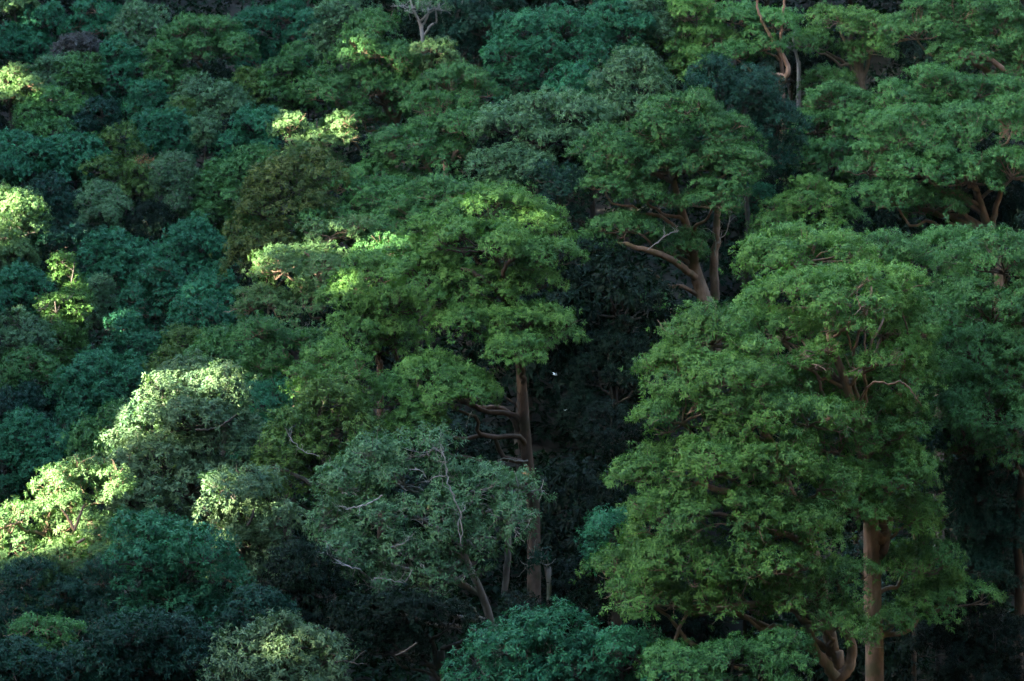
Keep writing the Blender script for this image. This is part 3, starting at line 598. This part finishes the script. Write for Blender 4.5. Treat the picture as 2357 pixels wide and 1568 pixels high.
tree('teal tree on the top edge right of the clumpy dark teal tree', [(1400, 40, 60, 40), (1450, 75, 50, 35), (1370, 90, 40, 35)], 'caul', 'teal', 'grey', H=18)
tree('feathery teal tree on the top edge beside the layered green pads', [(1500, 50, 45, 35), (1520, 90, 35, 35), (1470, 20, 50, 30)], 'caul', 'grey', 'grey', H=18)
tree('shadowy tree on the top edge behind the bare grey tree', [(1070, 30, 60, 40), (1110, 70, 50, 40), (1050, 90, 40, 35), (1130, 10, 60, 40)], 'caul', 'dark', 'grey', H=20)
tree('leafless grey tree with forked twisting branches on the top edge', [(950, 12, 40, 18), (1000, 15, 40, 18)], 'euc', 'grey', 'dead', H=21, dens=0.35, name='dead_tree',
    trunk=[(975, 140, 6), (973, 100, 5), (968, 60, 4), (950, 20, 3), (940, -15, 2)],
    limbs=[[(1038, 110, 4), (1035, 80, 3.5), (1050, 40, 3), (1065, 0, 2)], [(972, 90, 3), (990, 60, 3), (1005, 50, 2.5), (1000, 15, 2)], [(968, 70, 3), (985, 30, 2.5), (975, 0, 2)], [(1036, 90, 3), (1020, 50, 2.5), (1010, 10, 2)], [(950, 30, 2.5), (930, 25, 2)]], key='dead')
tree('pale grey green tree on the top edge left of the leafless tree', [(790, 40, 45, 40), (820, 15, 40, 25), (770, 90, 40, 35), (850, 20, 30, 25)], 'caul', 'grey', 'grey', H=18)
# left of centre, the ridge
tree('silvery green tree with cream sunlit tips on its left shoulder, lower left', [
    (440, 880, 70, 45, 1), (380, 920, 60, 45), (510, 900, 55, 50), (340, 980, 60, 45), (440, 970, 70, 45), (530, 970, 40, 40), (300, 1060, 50, 55), (380, 1060, 70, 50), (480, 1030, 75, 50), (440, 1120, 85, 50), (350, 1140, 75, 50), (560, 1040, 50, 50), (300, 1140, 45, 50), (520, 1110, 50, 45)],
    'caul', 'silver', 'grey', H=20, y=190, key='l79', limbs=[[(450, 990, 3, -4), (500, 985, 3, -4), (545, 955, 2, -4)]])
tree('teal tree with one sunlit cream clump right of the silvery tree', [(530, 1130, 60, 35), (590, 1120, 45, 40), (560, 1180, 60, 40), (490, 1190, 40, 35), (570, 1245, 60, 45, -1), (630, 1200, 45, 45, -1), (640, 1275, 50, 45, -1)], 'caul', 'silver', 'grey', H=16, y=180, key='l87', limbs=[[(570, 1210, 3, -3), (580, 1190, 3, -3), (585, 1170, 2, -3)]])
tree('glowing sunlit tree in the lower left corner with a slender pale trunk', [(40, 1190, 65, 40), (130, 1120, 50, 45), (200, 1085, 35, 35), (30, 1250, 55, 45), (110, 1200, 60, 45), (190, 1170, 60, 45), (240, 1220, 55, 45), (150, 1260, 60, 40), (265, 1120, 50, 45), (60, 1320, 70, 50), (150, 1340, 70, 50, -1), (235, 1300, 55, 50), (90, 1400, 70, 45, -1)],
    'umb', 'pale', 'tan', H=24, y=178, trunk=[(176, 1480, 9), (173, 1400, 9), (176, 1300, 8), (172, 1230, 6), (176, 1180, 4)], limbs=[[(172, 1220, 4, -3), (155, 1190, 3, -3), (140, 1170, 2, -3)], [(172, 1220, 4, -3), (185, 1185, 3, -3), (195, 1160, 2, -3)], [(178, 1250, 4, -3), (195, 1240, 3, -3)]], key='l85')
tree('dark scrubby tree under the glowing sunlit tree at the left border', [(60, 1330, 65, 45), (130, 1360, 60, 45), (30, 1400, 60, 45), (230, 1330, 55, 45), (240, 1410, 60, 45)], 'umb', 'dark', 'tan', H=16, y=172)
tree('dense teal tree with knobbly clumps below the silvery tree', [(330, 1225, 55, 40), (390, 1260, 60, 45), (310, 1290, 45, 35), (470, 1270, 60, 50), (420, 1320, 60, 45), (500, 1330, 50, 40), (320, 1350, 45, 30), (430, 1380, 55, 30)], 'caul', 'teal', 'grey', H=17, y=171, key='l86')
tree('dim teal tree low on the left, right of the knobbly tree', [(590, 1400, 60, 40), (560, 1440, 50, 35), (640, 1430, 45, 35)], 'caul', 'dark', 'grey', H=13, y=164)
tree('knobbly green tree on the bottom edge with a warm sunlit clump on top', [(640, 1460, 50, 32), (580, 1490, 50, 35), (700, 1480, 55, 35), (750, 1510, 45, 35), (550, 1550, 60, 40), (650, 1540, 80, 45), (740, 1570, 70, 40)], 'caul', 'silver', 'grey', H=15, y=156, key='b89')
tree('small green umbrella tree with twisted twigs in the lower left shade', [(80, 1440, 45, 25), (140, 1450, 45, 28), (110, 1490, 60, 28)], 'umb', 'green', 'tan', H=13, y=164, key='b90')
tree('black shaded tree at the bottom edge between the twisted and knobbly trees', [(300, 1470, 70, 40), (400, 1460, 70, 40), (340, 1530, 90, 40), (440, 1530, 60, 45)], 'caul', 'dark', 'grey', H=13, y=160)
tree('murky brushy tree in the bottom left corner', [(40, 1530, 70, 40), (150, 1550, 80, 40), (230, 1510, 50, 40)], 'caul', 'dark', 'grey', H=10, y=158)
tree('dark layered tree behind the right edge of the silvery tree', [(600, 920, 55, 40), (620, 980, 50, 45), (590, 1040, 50, 40), (640, 900, 40, 30)], 'umb', 'teal', 'grey', H=15, y=202)
tree('bright feathery green tree between the airy umbrella tree and the silvery tree', [(650, 850, 60, 35), (590, 860, 45, 30), (700, 870, 40, 30)], 'fine', 'green', 'grey', H=13)
tree('mid green tree on the ridge above the silvery tree', [(530, 800, 60, 40), (480, 830, 40, 30), (570, 840, 40, 30), (490, 860, 45, 25)], 'caul', 'green', 'grey', H=15)
tree('small olive tree beside the dark gully, left of the ridge', [(425, 785, 45, 30), (400, 820, 45, 30), (370, 845, 35, 25), (460, 830, 30, 25)], 'caul', 'olive', 'grey', H=13)
tree('dark green slope tree left of the silvery tree and above the glowing tree', [(250, 1010, 55, 40), (210, 1040, 45, 35), (275, 960, 40, 35)], 'caul', 'green', 'grey', H=14, y=197)
# the far slope on the left
FAR = True
tree('large teal tree with hanging clumps in the left middle', [(240, 850, 55, 40), (200, 900, 55, 45), (270, 910, 50, 45), (180, 960, 45, 40), (240, 970, 55, 40), (300, 870, 40, 40)], 'caul', 'teal', 'grey', H=20, key='f76')
tree('blue green tree at the left border above the glowing sunlit tree', [(60, 1000, 55, 40), (110, 1030, 45, 40), (30, 1060, 50, 45), (90, 1090, 50, 40)], 'caul', 'teal', 'grey', H=17, key='f83')
tree('vine smothered column tree with yellow green sunlit top', [(143, 602, 24, 26, -1), (150, 628, 25, 24), (163, 648, 26, 24), (176, 675, 27, 30), (182, 710, 26, 36), (176, 750, 26, 38), (168, 790, 26, 38), (160, 830, 28, 36)], 'fine', 'vine', 'grey', H=21, name='vine_covered_tree', hub=0, skirt=False, key='v66', rt=0.25)
tree('vine draped twin stems with a pale tuft left of the vine smothered column', [(143, 692, 20, 22), (106, 706, 18, 20), (118, 738, 22, 28), (138, 735, 18, 30), (140, 775, 24, 42), (132, 830, 26, 38)], 'fine', 'vine', 'pale', H=17, name='vine_covered_tree', hub=0, skirt=False, key='v66b', rt=0.25)
tree('grey green tuft above a hanging vine right of the vine smothered column', [(225, 660, 28, 24), (240, 690, 22, 20), (222, 725, 18, 28)], 'fine', 'grey', 'grey', H=15)
tree('feathery grey tree left of the twin vine draped stems', [(40, 740, 30, 25), (75, 760, 35, 28), (25, 790, 35, 30), (90, 790, 25, 25)], 'caul', 'grey', 'grey', H=16)
tree('deep green rounded tree at the left border under the feathery grey tree', [(70, 840, 45, 35), (110, 870, 35, 30), (40, 880, 40, 35)], 'caul', 'green', 'red', H=15)
tree('dull teal tree at the left border in the middle of the far slope', [(20, 940, 45, 35), (60, 920, 35, 30), (100, 950, 35, 30)], 'caul', 'dark', 'grey', H=14)
tree('teal cauliflower tree right of the vine smothered column, above the gully', [(260, 560, 45, 35), (220, 590, 40, 35), (300, 590, 45, 35), (260, 625, 55, 35)], 'caul', 'teal', 'grey', H=17)
tree('tall teal tree with trailing vines beside the rusty tree', [(440, 540, 45, 35), (410, 580, 40, 40), (480, 575, 50, 40), (440, 625, 50, 35), (520, 600, 35, 35)], 'caul', 'teal', 'grey', H=17)
tree('teal dome tree in the middle of the left slope with visible thin stems', [(350, 640, 50, 35), (320, 680, 45, 35), (390, 680, 45, 35), (350, 715, 50, 30)], 'caul', 'teal', 'tan', H=15)
tree('small domed tree showing its fan of stems right of the teal dome tree', [(490, 650, 45, 30), (520, 685, 35, 25), (460, 680, 35, 25)], 'caul', 'teal', 'tan', H=14)
tree('spreading teal tree with fanned stems above the small olive tree', [(460, 725, 50, 32), (420, 745, 35, 28), (510, 740, 40, 28)], 'caul', 'teal', 'tan', H=14)
tree('plain teal tree between the vine columns and the spreading teal tree', [(290, 750, 35, 30), (320, 790, 40, 30), (365, 790, 35, 28), (280, 800, 35, 30)], 'caul', 'teal', 'grey', H=14)
tree('left border tree with cream sunlit billowing crown at mid height', [(25, 465, 55, 30), (10, 500, 50, 30), (55, 490, 35, 25), (12, 545, 40, 28), (60, 530, 40, 30), (30, 580, 45, 35)], 'caul', 'pale', 'grey', H=18, key='f57')
tree('shaded green tree under the cream sunlit billowing crown', [(40, 640, 45, 35), (80, 670, 40, 35), (25, 690, 40, 35)], 'caul', 'teal', 'grey', H=14)
tree('grey domed fine leaved tree with a slim vine clad stem, the larger of two', [(400, 375, 40, 28), (375, 400, 33, 28), (425, 400, 33, 28), (400, 425, 42, 25), (400, 470, 25, 30)], 'fine', 'grey', 'pale', H=18, key='f54')
tree('grey domed fine leaved tree, the smaller and lower of two', [(235, 440, 38, 25), (210, 465, 30, 25), (260, 470, 32, 25), (235, 490, 42, 22), (205, 510, 25, 20)], 'fine', 'grey', 'pale', H=15, key='f55')
tree('bright sided green tree between the grey domes and the rusty tree', [(540, 400, 50, 35), (590, 370, 40, 30), (500, 440, 50, 40), (560, 450, 50, 40), (480, 490, 40, 35), (530, 500, 45, 35)], 'caul', 'green', 'grey', H=17, key='f56')
tree('hazy teal tree left of the tuft catching bright sun', [(580, 290, 45, 30), (620, 280, 35, 28), (550, 330, 40, 30), (600, 340, 40, 30)], 'caul', 'teal', 'grey', H=15)
tree('fan crowned bright green tree large on the upper left slope', [(430, 70, 60, 35), (500, 60, 55, 30), (390, 120, 50, 40), (460, 120, 65, 40), (540, 110, 45, 40), (370, 170, 40, 35), (430, 180, 50, 30)], 'umb', 'green', 'red', H=19,
    limbs=[[(490, 200, 4), (470, 160, 4), (450, 140, 3)]], key='f29')
tree('dusky tree on the top edge right of the fan crowned green tree', [(600, 50, 50, 40), (660, 40, 50, 40), (700, 70, 45, 40), (570, 90, 40, 35)], 'umb', 'teal', 'red', H=17)
tree('two tiered green tree left of the upper centre tree', [(690, 125, 40, 28), (650, 160, 40, 35), (640, 210, 40, 30), (700, 180, 40, 35)], 'umb', 'green', 'grey', H=17)
tree('leaning green tree with white forked stems left of the fan crowned tree', [(330, 45, 45, 28), (300, 75, 35, 30), (360, 80, 35, 30), (320, 110, 30, 20)], 'caul', 'grey', 'pale', H=17, dead=[[(335, 165, 2.5, -3), (328, 140, 2.5, -3), (312, 120, 2, -3)], [(335, 140, 2, -3), (355, 120, 1.5, -3)]])
tree('purple grey tree alone among the greens of the far slope', [(178, 95, 40, 22), (155, 118, 34, 22), (205, 112, 28, 20)], 'fine', 'purple', 'grey', H=15, key='f34')
tree('light grey green dome just below the purple grey tree', [(125, 150, 35, 18), (110, 168, 28, 18)], 'fine', 'grey', 'grey', H=12)
tree('dark green mound right of the light grey green dome', [(180, 160, 45, 28), (150, 190, 30, 25), (210, 185, 35, 25)], 'caul', 'green', 'grey', H=13)
tree('brown tinged spreading tree on the top edge, far left', [(220, 20, 50, 28), (270, 40, 40, 28), (180, 55, 35, 25), (240, 65, 40, 25)], 'umb', 'teal', 'red', H=17)
tree('dark tree in the top left corner below the cream sunlit tuft', [(60, 70, 50, 35), (100, 50, 40, 30), (30, 110, 45, 35), (95, 110, 40, 30)], 'caul', 'teal', 'grey', H=16)
tree('cream sunlit tuft in the top left corner', [(25, 28, 28, 16), (58, 12, 20, 12)], 'caul', 'pale', 'grey', H=18, key='f39')
tree('orange glowing half lit tree at the left border', [(20, 175, 35, 20), (40, 160, 25, 14), (15, 215, 35, 20), (60, 190, 30, 20)], 'umb', 'pale', 'red', H=17, key='f40')
tree('ashen tree right of the orange glowing tree', [(85, 205, 35, 20), (65, 230, 30, 20)], 'caul', 'grey', 'grey', H=13)
tree('broad dull green dome below the ashen tree', [(120, 225, 45, 25), (75, 265, 45, 30), (150, 260, 45, 30), (110, 300, 50, 25)], 'caul', 'green', 'grey', H=14)
tree('dark little tree right of the broad dull green dome', [(235, 260, 40, 25), (210, 290, 35, 25), (260, 290, 30, 22)], 'caul', 'dark', 'grey', H=12)
tree('narrow twin topped tree left of the fan crowned green tree', [(270, 165, 30, 32), (310, 150, 28, 28), (285, 205, 35, 30), (265, 120, 25, 25)], 'caul', 'teal', 'grey', H=15)
tree('teal knob tree below the fan crowned green tree', [(340, 210, 35, 22), (365, 240, 30, 25), (325, 250, 30, 22)], 'caul', 'teal', 'grey', H=12)
tree('greyish tree directly under the fan crowned green tree', [(450, 210, 35, 28), (425, 240, 28, 25), (475, 245, 30, 25)], 'caul', 'grey', 'grey', H=13)
tree('speckled grey olive tree right of the greyish tree', [(515, 225, 38, 30), (545, 250, 30, 25), (500, 265, 30, 25)], 'caul', 'grey', 'grey', H=13)
tree('grey olive dome below the two tiered green tree', [(570, 185, 28, 22), (590, 215, 28, 22), (560, 225, 25, 20)], 'caul', 'olive', 'grey', H=13)
tree('teal mound in the middle of the upper left slope', [(375, 290, 50, 28), (335, 325, 40, 28), (410, 320, 45, 28)], 'caul', 'teal', 'grey', H=13)
tree('dark olive upright tree beside the teal mound', [(420, 250, 25, 22), (405, 275, 28, 22)], 'caul', 'olive', 'grey', H=13)
tree('pale olive ball tree above the larger grey dome', [(470, 295, 24, 18), (478, 325, 22, 18)], 'caul', 'grey', 'grey', H=13)
tree('yellowish olive tree left of the teal mound', [(285, 310, 40, 25), (255, 340, 35, 28), (300, 345, 35, 25), (270, 375, 35, 22)], 'caul', 'olive', 'grey', H=14)
tree('teal tree above the smaller grey dome', [(170, 340, 45, 28), (140, 375, 40, 30), (200, 375, 40, 30), (170, 410, 45, 25)], 'caul', 'teal', 'grey', H=14)
tree('teal tree at the left border below the broad dull green dome', [(40, 335, 45, 28), (85, 350, 35, 28), (25, 380, 40, 30), (75, 395, 40, 28)], 'caul', 'teal', 'grey', H=14)
tree('dim green tree between the billowing crown and the smaller grey dome', [(110, 430, 40, 30), (145, 465, 40, 30), (95, 480, 35, 30), (150, 505, 35, 25)], 'caul', 'dark', 'grey', H=13)
tree('low olive tree just left of the larger grey dome', [(225, 390, 30, 20), (320, 400, 30, 25), (310, 440, 30, 25)], 'caul', 'olive', 'grey', H=11)
tree('rust leaved sprig on a small tree above the larger grey dome', [(330, 375, 20, 12)], 'fine', 'rust', 'grey', H=12, name='sapling')
tree('shaded teal tree in the gully between the two vine columns and grey dome', [(120, 560, 40, 30), (170, 550, 40, 28), (90, 600, 35, 28)], 'caul', 'dark', 'grey', H=12)
# ------------------------------------------------------------------ understorey trees in the gaps (copies of four kinds)
SC.view_layers[0].update()
mains = np.array([[b[0], b[1]] for _, y, b, _ in REG])
protos = []
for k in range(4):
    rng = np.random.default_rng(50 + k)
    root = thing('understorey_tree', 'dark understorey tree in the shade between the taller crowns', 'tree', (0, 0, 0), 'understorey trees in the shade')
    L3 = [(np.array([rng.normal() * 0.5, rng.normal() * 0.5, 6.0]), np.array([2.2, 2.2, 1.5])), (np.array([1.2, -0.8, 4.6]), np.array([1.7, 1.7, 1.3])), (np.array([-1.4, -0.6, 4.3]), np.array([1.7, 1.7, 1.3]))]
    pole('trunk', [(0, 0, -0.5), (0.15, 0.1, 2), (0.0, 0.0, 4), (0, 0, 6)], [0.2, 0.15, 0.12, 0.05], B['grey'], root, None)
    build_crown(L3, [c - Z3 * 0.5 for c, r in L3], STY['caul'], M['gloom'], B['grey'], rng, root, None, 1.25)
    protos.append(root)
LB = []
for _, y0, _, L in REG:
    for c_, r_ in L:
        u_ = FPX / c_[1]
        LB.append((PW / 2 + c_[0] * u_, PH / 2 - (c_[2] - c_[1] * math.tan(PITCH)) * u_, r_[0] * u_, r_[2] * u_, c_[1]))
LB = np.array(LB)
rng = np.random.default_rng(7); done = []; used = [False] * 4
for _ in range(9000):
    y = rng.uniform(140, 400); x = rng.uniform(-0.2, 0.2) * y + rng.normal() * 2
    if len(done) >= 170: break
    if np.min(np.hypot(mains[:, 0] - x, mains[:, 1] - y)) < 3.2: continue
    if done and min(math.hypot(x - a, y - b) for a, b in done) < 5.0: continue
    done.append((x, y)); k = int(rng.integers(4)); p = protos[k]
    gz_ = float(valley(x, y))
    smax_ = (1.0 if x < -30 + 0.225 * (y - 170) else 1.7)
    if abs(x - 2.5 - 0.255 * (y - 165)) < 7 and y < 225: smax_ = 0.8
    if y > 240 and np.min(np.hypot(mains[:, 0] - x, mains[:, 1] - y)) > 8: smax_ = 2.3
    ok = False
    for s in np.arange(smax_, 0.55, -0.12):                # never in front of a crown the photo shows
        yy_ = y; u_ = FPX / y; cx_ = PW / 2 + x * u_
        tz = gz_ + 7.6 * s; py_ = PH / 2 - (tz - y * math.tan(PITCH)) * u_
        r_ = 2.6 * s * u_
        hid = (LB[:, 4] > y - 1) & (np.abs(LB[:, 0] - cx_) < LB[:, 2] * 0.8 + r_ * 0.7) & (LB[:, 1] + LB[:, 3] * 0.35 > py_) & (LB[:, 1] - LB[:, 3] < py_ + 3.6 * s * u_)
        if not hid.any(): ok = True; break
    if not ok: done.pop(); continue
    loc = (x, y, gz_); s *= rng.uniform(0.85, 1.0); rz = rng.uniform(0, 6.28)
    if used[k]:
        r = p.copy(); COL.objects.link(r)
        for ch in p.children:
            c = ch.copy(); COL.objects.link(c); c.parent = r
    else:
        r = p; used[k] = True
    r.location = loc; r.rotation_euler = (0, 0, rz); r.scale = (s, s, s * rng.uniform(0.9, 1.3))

# undergrowth over the forest floor: nobody could count it
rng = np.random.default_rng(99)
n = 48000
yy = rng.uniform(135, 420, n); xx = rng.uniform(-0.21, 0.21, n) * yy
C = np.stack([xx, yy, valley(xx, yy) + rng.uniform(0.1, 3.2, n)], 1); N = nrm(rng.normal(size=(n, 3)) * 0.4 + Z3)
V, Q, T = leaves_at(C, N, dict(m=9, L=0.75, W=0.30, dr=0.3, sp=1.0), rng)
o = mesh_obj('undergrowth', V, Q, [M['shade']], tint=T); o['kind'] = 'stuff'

# ------------------------------------------------------------------ the ground: one sheet, with the camera's hill, the valley and the added sun-blocking spur at the left
# gaps shaped in the added leaf screen to place sun patches: (tree key, px, py, radius px)
HOLES = [('l85', 40, 1185, 75), ('l85', 130, 1115, 62), ('l85', 205, 1085, 45), ('l85', 20, 1240, 40), ('l79', 400, 868, 29), ('l79', 345, 925, 29), ('l79', 450, 848, 24), ('l79', 320, 985, 22), ('l79', 375, 940, 17), ('l79', 320, 1040, 19), ('l79', 370, 1010, 10), ('l79', 552, 885, 14),
         ('l87', 505, 1105, 15), ('b89', 620, 1478, 18), ('c13', 800, 630, 8), ('c13', 770, 655, 7), ('c14', 740, 540, 26), ('c14', 815, 508, 21), ('c14', 650, 585, 18), ('c14', 610, 620, 16), ('c14', 690, 650, 11),
         ('u17', 785, 280, 22), ('u17', 735, 318, 19), ('u16a', 950, 150, 18), ('u16s', 985, 100, 14), ('c12', 1115, 460, 11), ('f57', 20, 462, 42), ('f57', 10, 510, 34), ('f57', 8, 548, 24),
         ('v66', 143, 600, 12), ('v66', 168, 645, 6), ('v66b', 143, 690, 14), ('v66b', 104, 704, 13), ('f39', 30, 25, 18), ('f40', 25, 172, 21), ('f40', 12, 200, 17)]
ycent = dict(DEPTH)
hol = []
TE = math.tan(SUN_EL)
for k, px, py, r in HOLES:
    y = ycent[k]; p = at(px, py, y - 1.5)
    q = p[0] * SUN_H[0] + p[1] * SUN_H[1]; a = p[0] * E1[0] + p[1] * E1[1]
    hol.append((a, p[2] + (QS - q) * TE, max(0.15, r * y / FPX - 0.35)))
hol = np.array(hol)
# crest of the added spur: stays below every gap
ca = np.arange(-520, -39, 6.0)
cz = 14.0 + 2.0 * np.maximum(0, -372 - ca)
for i, a in enumerate(ca):
    near = np.abs(hol[:, 0] - a) < 12
    if near.any(): cz[i] = min(cz[i], (hol[near, 1] - hol[near, 2]).min() - 4.0)
CREST_A, CREST_Z = ca, np.convolve(np.pad(cz, 2, mode='edge'), np.ones(5) / 5, 'valid')
CREST_Z = np.minimum(CREST_Z, cz + 1.0)
gx = np.concatenate([np.arange(-420, -90, 6.0), np.arange(-90, 90, 2.5), np.arange(90, 270, 8.0)])
gy = np.concatenate([np.arange(-300, 120, 8.0), np.arange(120, 430, 2.5), np.arange(430, 620, 10.0)])
GX, GY = np.meshgrid(gx, gy); GZ = ground(GX, GY)
V = np.stack([GX, GY, GZ], -1).reshape(-1, 3); nx = len(gx); ny = len(gy)
I = np.arange(nx * ny).reshape(ny, nx)
Q = np.stack([I[:-1, :-1], I[:-1, 1:], I[1:, 1:], I[1:, :-1]], -1).reshape(-1, 4)
o = mesh_obj('ground', V, Q, [soil], smooth=True); o['kind'] = 'structure'

# unseen leaf screen added above the spur; blocks the sun except through shaped gaps
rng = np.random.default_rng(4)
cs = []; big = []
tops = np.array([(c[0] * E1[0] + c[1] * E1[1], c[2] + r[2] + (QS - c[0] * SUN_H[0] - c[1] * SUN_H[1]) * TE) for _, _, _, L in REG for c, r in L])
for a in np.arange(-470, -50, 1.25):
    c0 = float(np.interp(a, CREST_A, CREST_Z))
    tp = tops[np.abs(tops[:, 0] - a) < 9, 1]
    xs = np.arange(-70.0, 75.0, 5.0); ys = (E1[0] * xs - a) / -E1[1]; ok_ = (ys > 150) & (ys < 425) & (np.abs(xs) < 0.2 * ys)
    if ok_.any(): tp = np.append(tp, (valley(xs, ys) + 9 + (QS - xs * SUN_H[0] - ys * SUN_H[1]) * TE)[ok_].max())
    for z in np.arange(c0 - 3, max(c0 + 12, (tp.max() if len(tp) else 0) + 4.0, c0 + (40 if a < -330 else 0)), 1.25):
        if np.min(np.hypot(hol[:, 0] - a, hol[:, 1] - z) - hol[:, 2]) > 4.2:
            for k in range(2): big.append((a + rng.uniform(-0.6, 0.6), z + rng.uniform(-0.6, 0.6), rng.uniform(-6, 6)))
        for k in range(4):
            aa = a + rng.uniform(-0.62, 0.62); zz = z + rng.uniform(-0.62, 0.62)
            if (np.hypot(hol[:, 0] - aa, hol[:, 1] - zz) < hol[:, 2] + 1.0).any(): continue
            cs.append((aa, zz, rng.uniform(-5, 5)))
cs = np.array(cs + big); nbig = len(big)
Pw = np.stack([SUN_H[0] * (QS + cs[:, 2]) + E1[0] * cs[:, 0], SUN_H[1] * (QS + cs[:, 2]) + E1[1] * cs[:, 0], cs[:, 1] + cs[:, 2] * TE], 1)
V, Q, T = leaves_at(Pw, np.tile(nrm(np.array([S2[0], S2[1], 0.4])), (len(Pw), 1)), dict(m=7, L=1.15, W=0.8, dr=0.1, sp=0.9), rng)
k = len(Pw) - nbig; V[k * 28:] += (V[k * 28:] - np.repeat(Pw[k:], 28, 0)) * 1.1      # larger sprays close the screen away from its gaps
o = mesh_obj('sun_screen_leaves', V, Q, [M['dark']], tint=T); o['kind'] = 'stuff'
print('leaf quads', sum(len(m.polygons) for m in bpy.data.meshes), 'trees', NTREE, {k: round(v) for k, v in DEPTH.items()})
for k, y, b, L in REG:
    lowest = min(c[2] - r[2] for c, r in L)
    gl = min(c[2] - float(valley(c[0], c[1])) for c, r in L)
    if gl < 1.0: print('LOW', k, round(y), round(gl, 1))

# ------------------------------------------------------------------ ferns on the gum's branches, birds over the hollow
def fern(label, px, py, dd, leaf, size, n):
    rng = np.random.default_rng(int(px)); p = at(px, py, DEPTH['gum'] + dd)
    root = thing('epiphytic_fern', label, 'fern', p)
    ph = rng.uniform(0, 6.283, n); el = rng.uniform(0.25, 1.15, n); L = size * rng.uniform(0.7, 1.2, n); K = 6
    Vs, Qs = [], []
    for i in range(n):
        t = np.linspace(0, 1, K); h = np.array([math.cos(ph[i]), math.sin(ph[i]), 0.0]); s = np.array([-h[1], h[0], 0.0])
        cpt = np.outer(t * math.cos(el[i]) * L[i], h) + np.outer(t * math.sin(el[i]) * L[i] - 0.75 * L[i] * t ** 2.2, Z3)
        w = 0.075 * size * np.sin(np.pi * np.clip(t * 0.9 + 0.1, 0, 1)) ** 0.7 + 0.004
        vv = np.stack([cpt - s * w[:, None], cpt + s * w[:, None]], 1).reshape(-1, 3)
        Qs.append(np.array([(2 * k, 2 * k + 1, 2 * k + 3, 2 * k + 2) for k in range(K - 1)]) + i * 2 * K); Vs.append(vv)
    mesh_obj('frond', np.vstack(Vs), np.vstack(Qs), [leaf], root, tint=rng.uniform(0.3, 0.9, n * (K - 1)), smooth=True)
    V, Q = tubes(np.array([[(0, 0, -0.25), (0, 0, -0.1), (0, 0, 0.03)]], float) * size, np.array([[0.10, 0.16, 0.05]]) * size, 8)
    mesh_obj('root_ball', V, Q, [B['red']], root, smooth=True)
fern('green bird nest fern perched on the right stem of the grey gum tree', 1165, 1262, -1.0, M['vine'], 0.85, 22)
fern('yellowing fern tuft high in the middle of the grey gum tree', 985, 1168, -3.6, M['brown'], 0.6, 16)
fern('yellow brown fern tuft on a lower limb of the grey gum tree', 980, 1336, -3.8, M['brown'], 0.7, 18)
white = bpy.data.materials.new('white_feather'); white.use_nodes = True
_w = white.node_tree.nodes; _nz = _w.new('ShaderNodeTexNoise'); _nz.inputs['Scale'].default_value = 30
_cr = _w.new('ShaderNodeValToRGB'); _cr.color_ramp.elements[0].color = (0.55, 0.54, 0.52, 1); _cr.color_ramp.elements[1].color = (0.82, 0.81, 0.79, 1)
white.node_tree.links.new(_nz.outputs['Fac'], _cr.inputs[0]); white.node_tree.links.new(_cr.outputs[0], _w['Principled BSDF'].inputs['Base Color'])
def bird(label, px, py, y, s, rz):
    root = thing('bird', label, 'bird', at(px, py, y)); root.rotation_euler = (0, 0.15, rz)
    x = np.array([-0.24, -0.16, -0.08, 0.0, 0.07, 0.11, 0.135, 0.16, 0.185, 0.215]) * s
    r = np.array([0.028, 0.018, 0.036, 0.048, 0.042, 0.026, 0.027, 0.024, 0.009, 0.002]) * s
    z = np.array([0.005, 0.0, -0.004, -0.006, 0, 0.012, 0.018, 0.018, 0.014, 0.012]) * s
    V, Q = tubes(np.stack([x, 0 * x, z], 1)[None], r[None], 10)
    V[:10, 2] = 0.005 * s + (V[:10, 2] - 0.005 * s) * 0.2                       # the tail is a flat fan
    mesh_obj('body', V, Q, [white], root, smooth=True)
    for sd in (-1, 1):
        t = np.linspace(0, 1, 8); up = 0.16 * np.sin(t * 2.0) * s; yy = sd * (0.03 + 0.36 * t) * s
        le = np.stack([(0.06 - 0.02 * t - 0.13 * t ** 2.5) * s, yy, up], 1); te = np.stack([(-0.09 + 0.03 * t - 0.06 * t ** 2) * s, yy, up - 0.01 * s], 1)
        th = np.array([0, 0, 0.008 * s])
        V = np.stack([le + th, te, te - th * 0.2, le - th], 1).reshape(-1, 3); Q = []
        for k in range(7):
            for m in range(4): Q.append((4 * k + m, 4 * k + (m + 1) % 4, 4 * k + 4 + (m + 1) % 4, 4 * k + 4 + m))
        mesh_obj('wing', V, np.array(Q), [white], root, smooth=True)
bird('small white bird flying in the dark hollow right of the tall straight trunk', 1277, 863, 188, 0.8, 0.4)
bird('tiny white bird flying lower down in the dark hollow', 1300, 945, 196, 0.5, 2.4)

# ------------------------------------------------------------------ the valley's thin evening haze
hz = bpy.data.materials.new('haze'); hz.use_nodes = True
_n = hz.node_tree.nodes; _n.clear(); _o = _n.new('ShaderNodeOutputMaterial'); _v = _n.new('ShaderNodeVolumePrincipled')
_v.inputs['Color'].default_value = (0.35, 0.78, 1.0, 1); _v.inputs['Density'].default_value = 0.000007; _v.inputs['Anisotropy'].default_value = 0.25
hz.node_tree.links.new(_v.outputs[0], _o.inputs['Volume'])
zb, zt = float(GZ.min()) - 1.0, float(GZ.max()) + 12.0
xa, xb, ya, yb = gx.min() - 3, gx.max() + 3, gy.min() - 3, gy.max() + 3
V = np.array([(x, y, z) for z in (zb, zt) for y in (ya, yb) for x in (xa, xb)])
Q = np.array([(0, 2, 3, 1), (4, 5, 7, 6), (0, 1, 5, 4), (2, 6, 7, 3), (0, 4, 6, 2), (1, 3, 7, 5)])
o = mesh_obj('haze', V, Q, [hz]); o['kind'] = 'stuff'
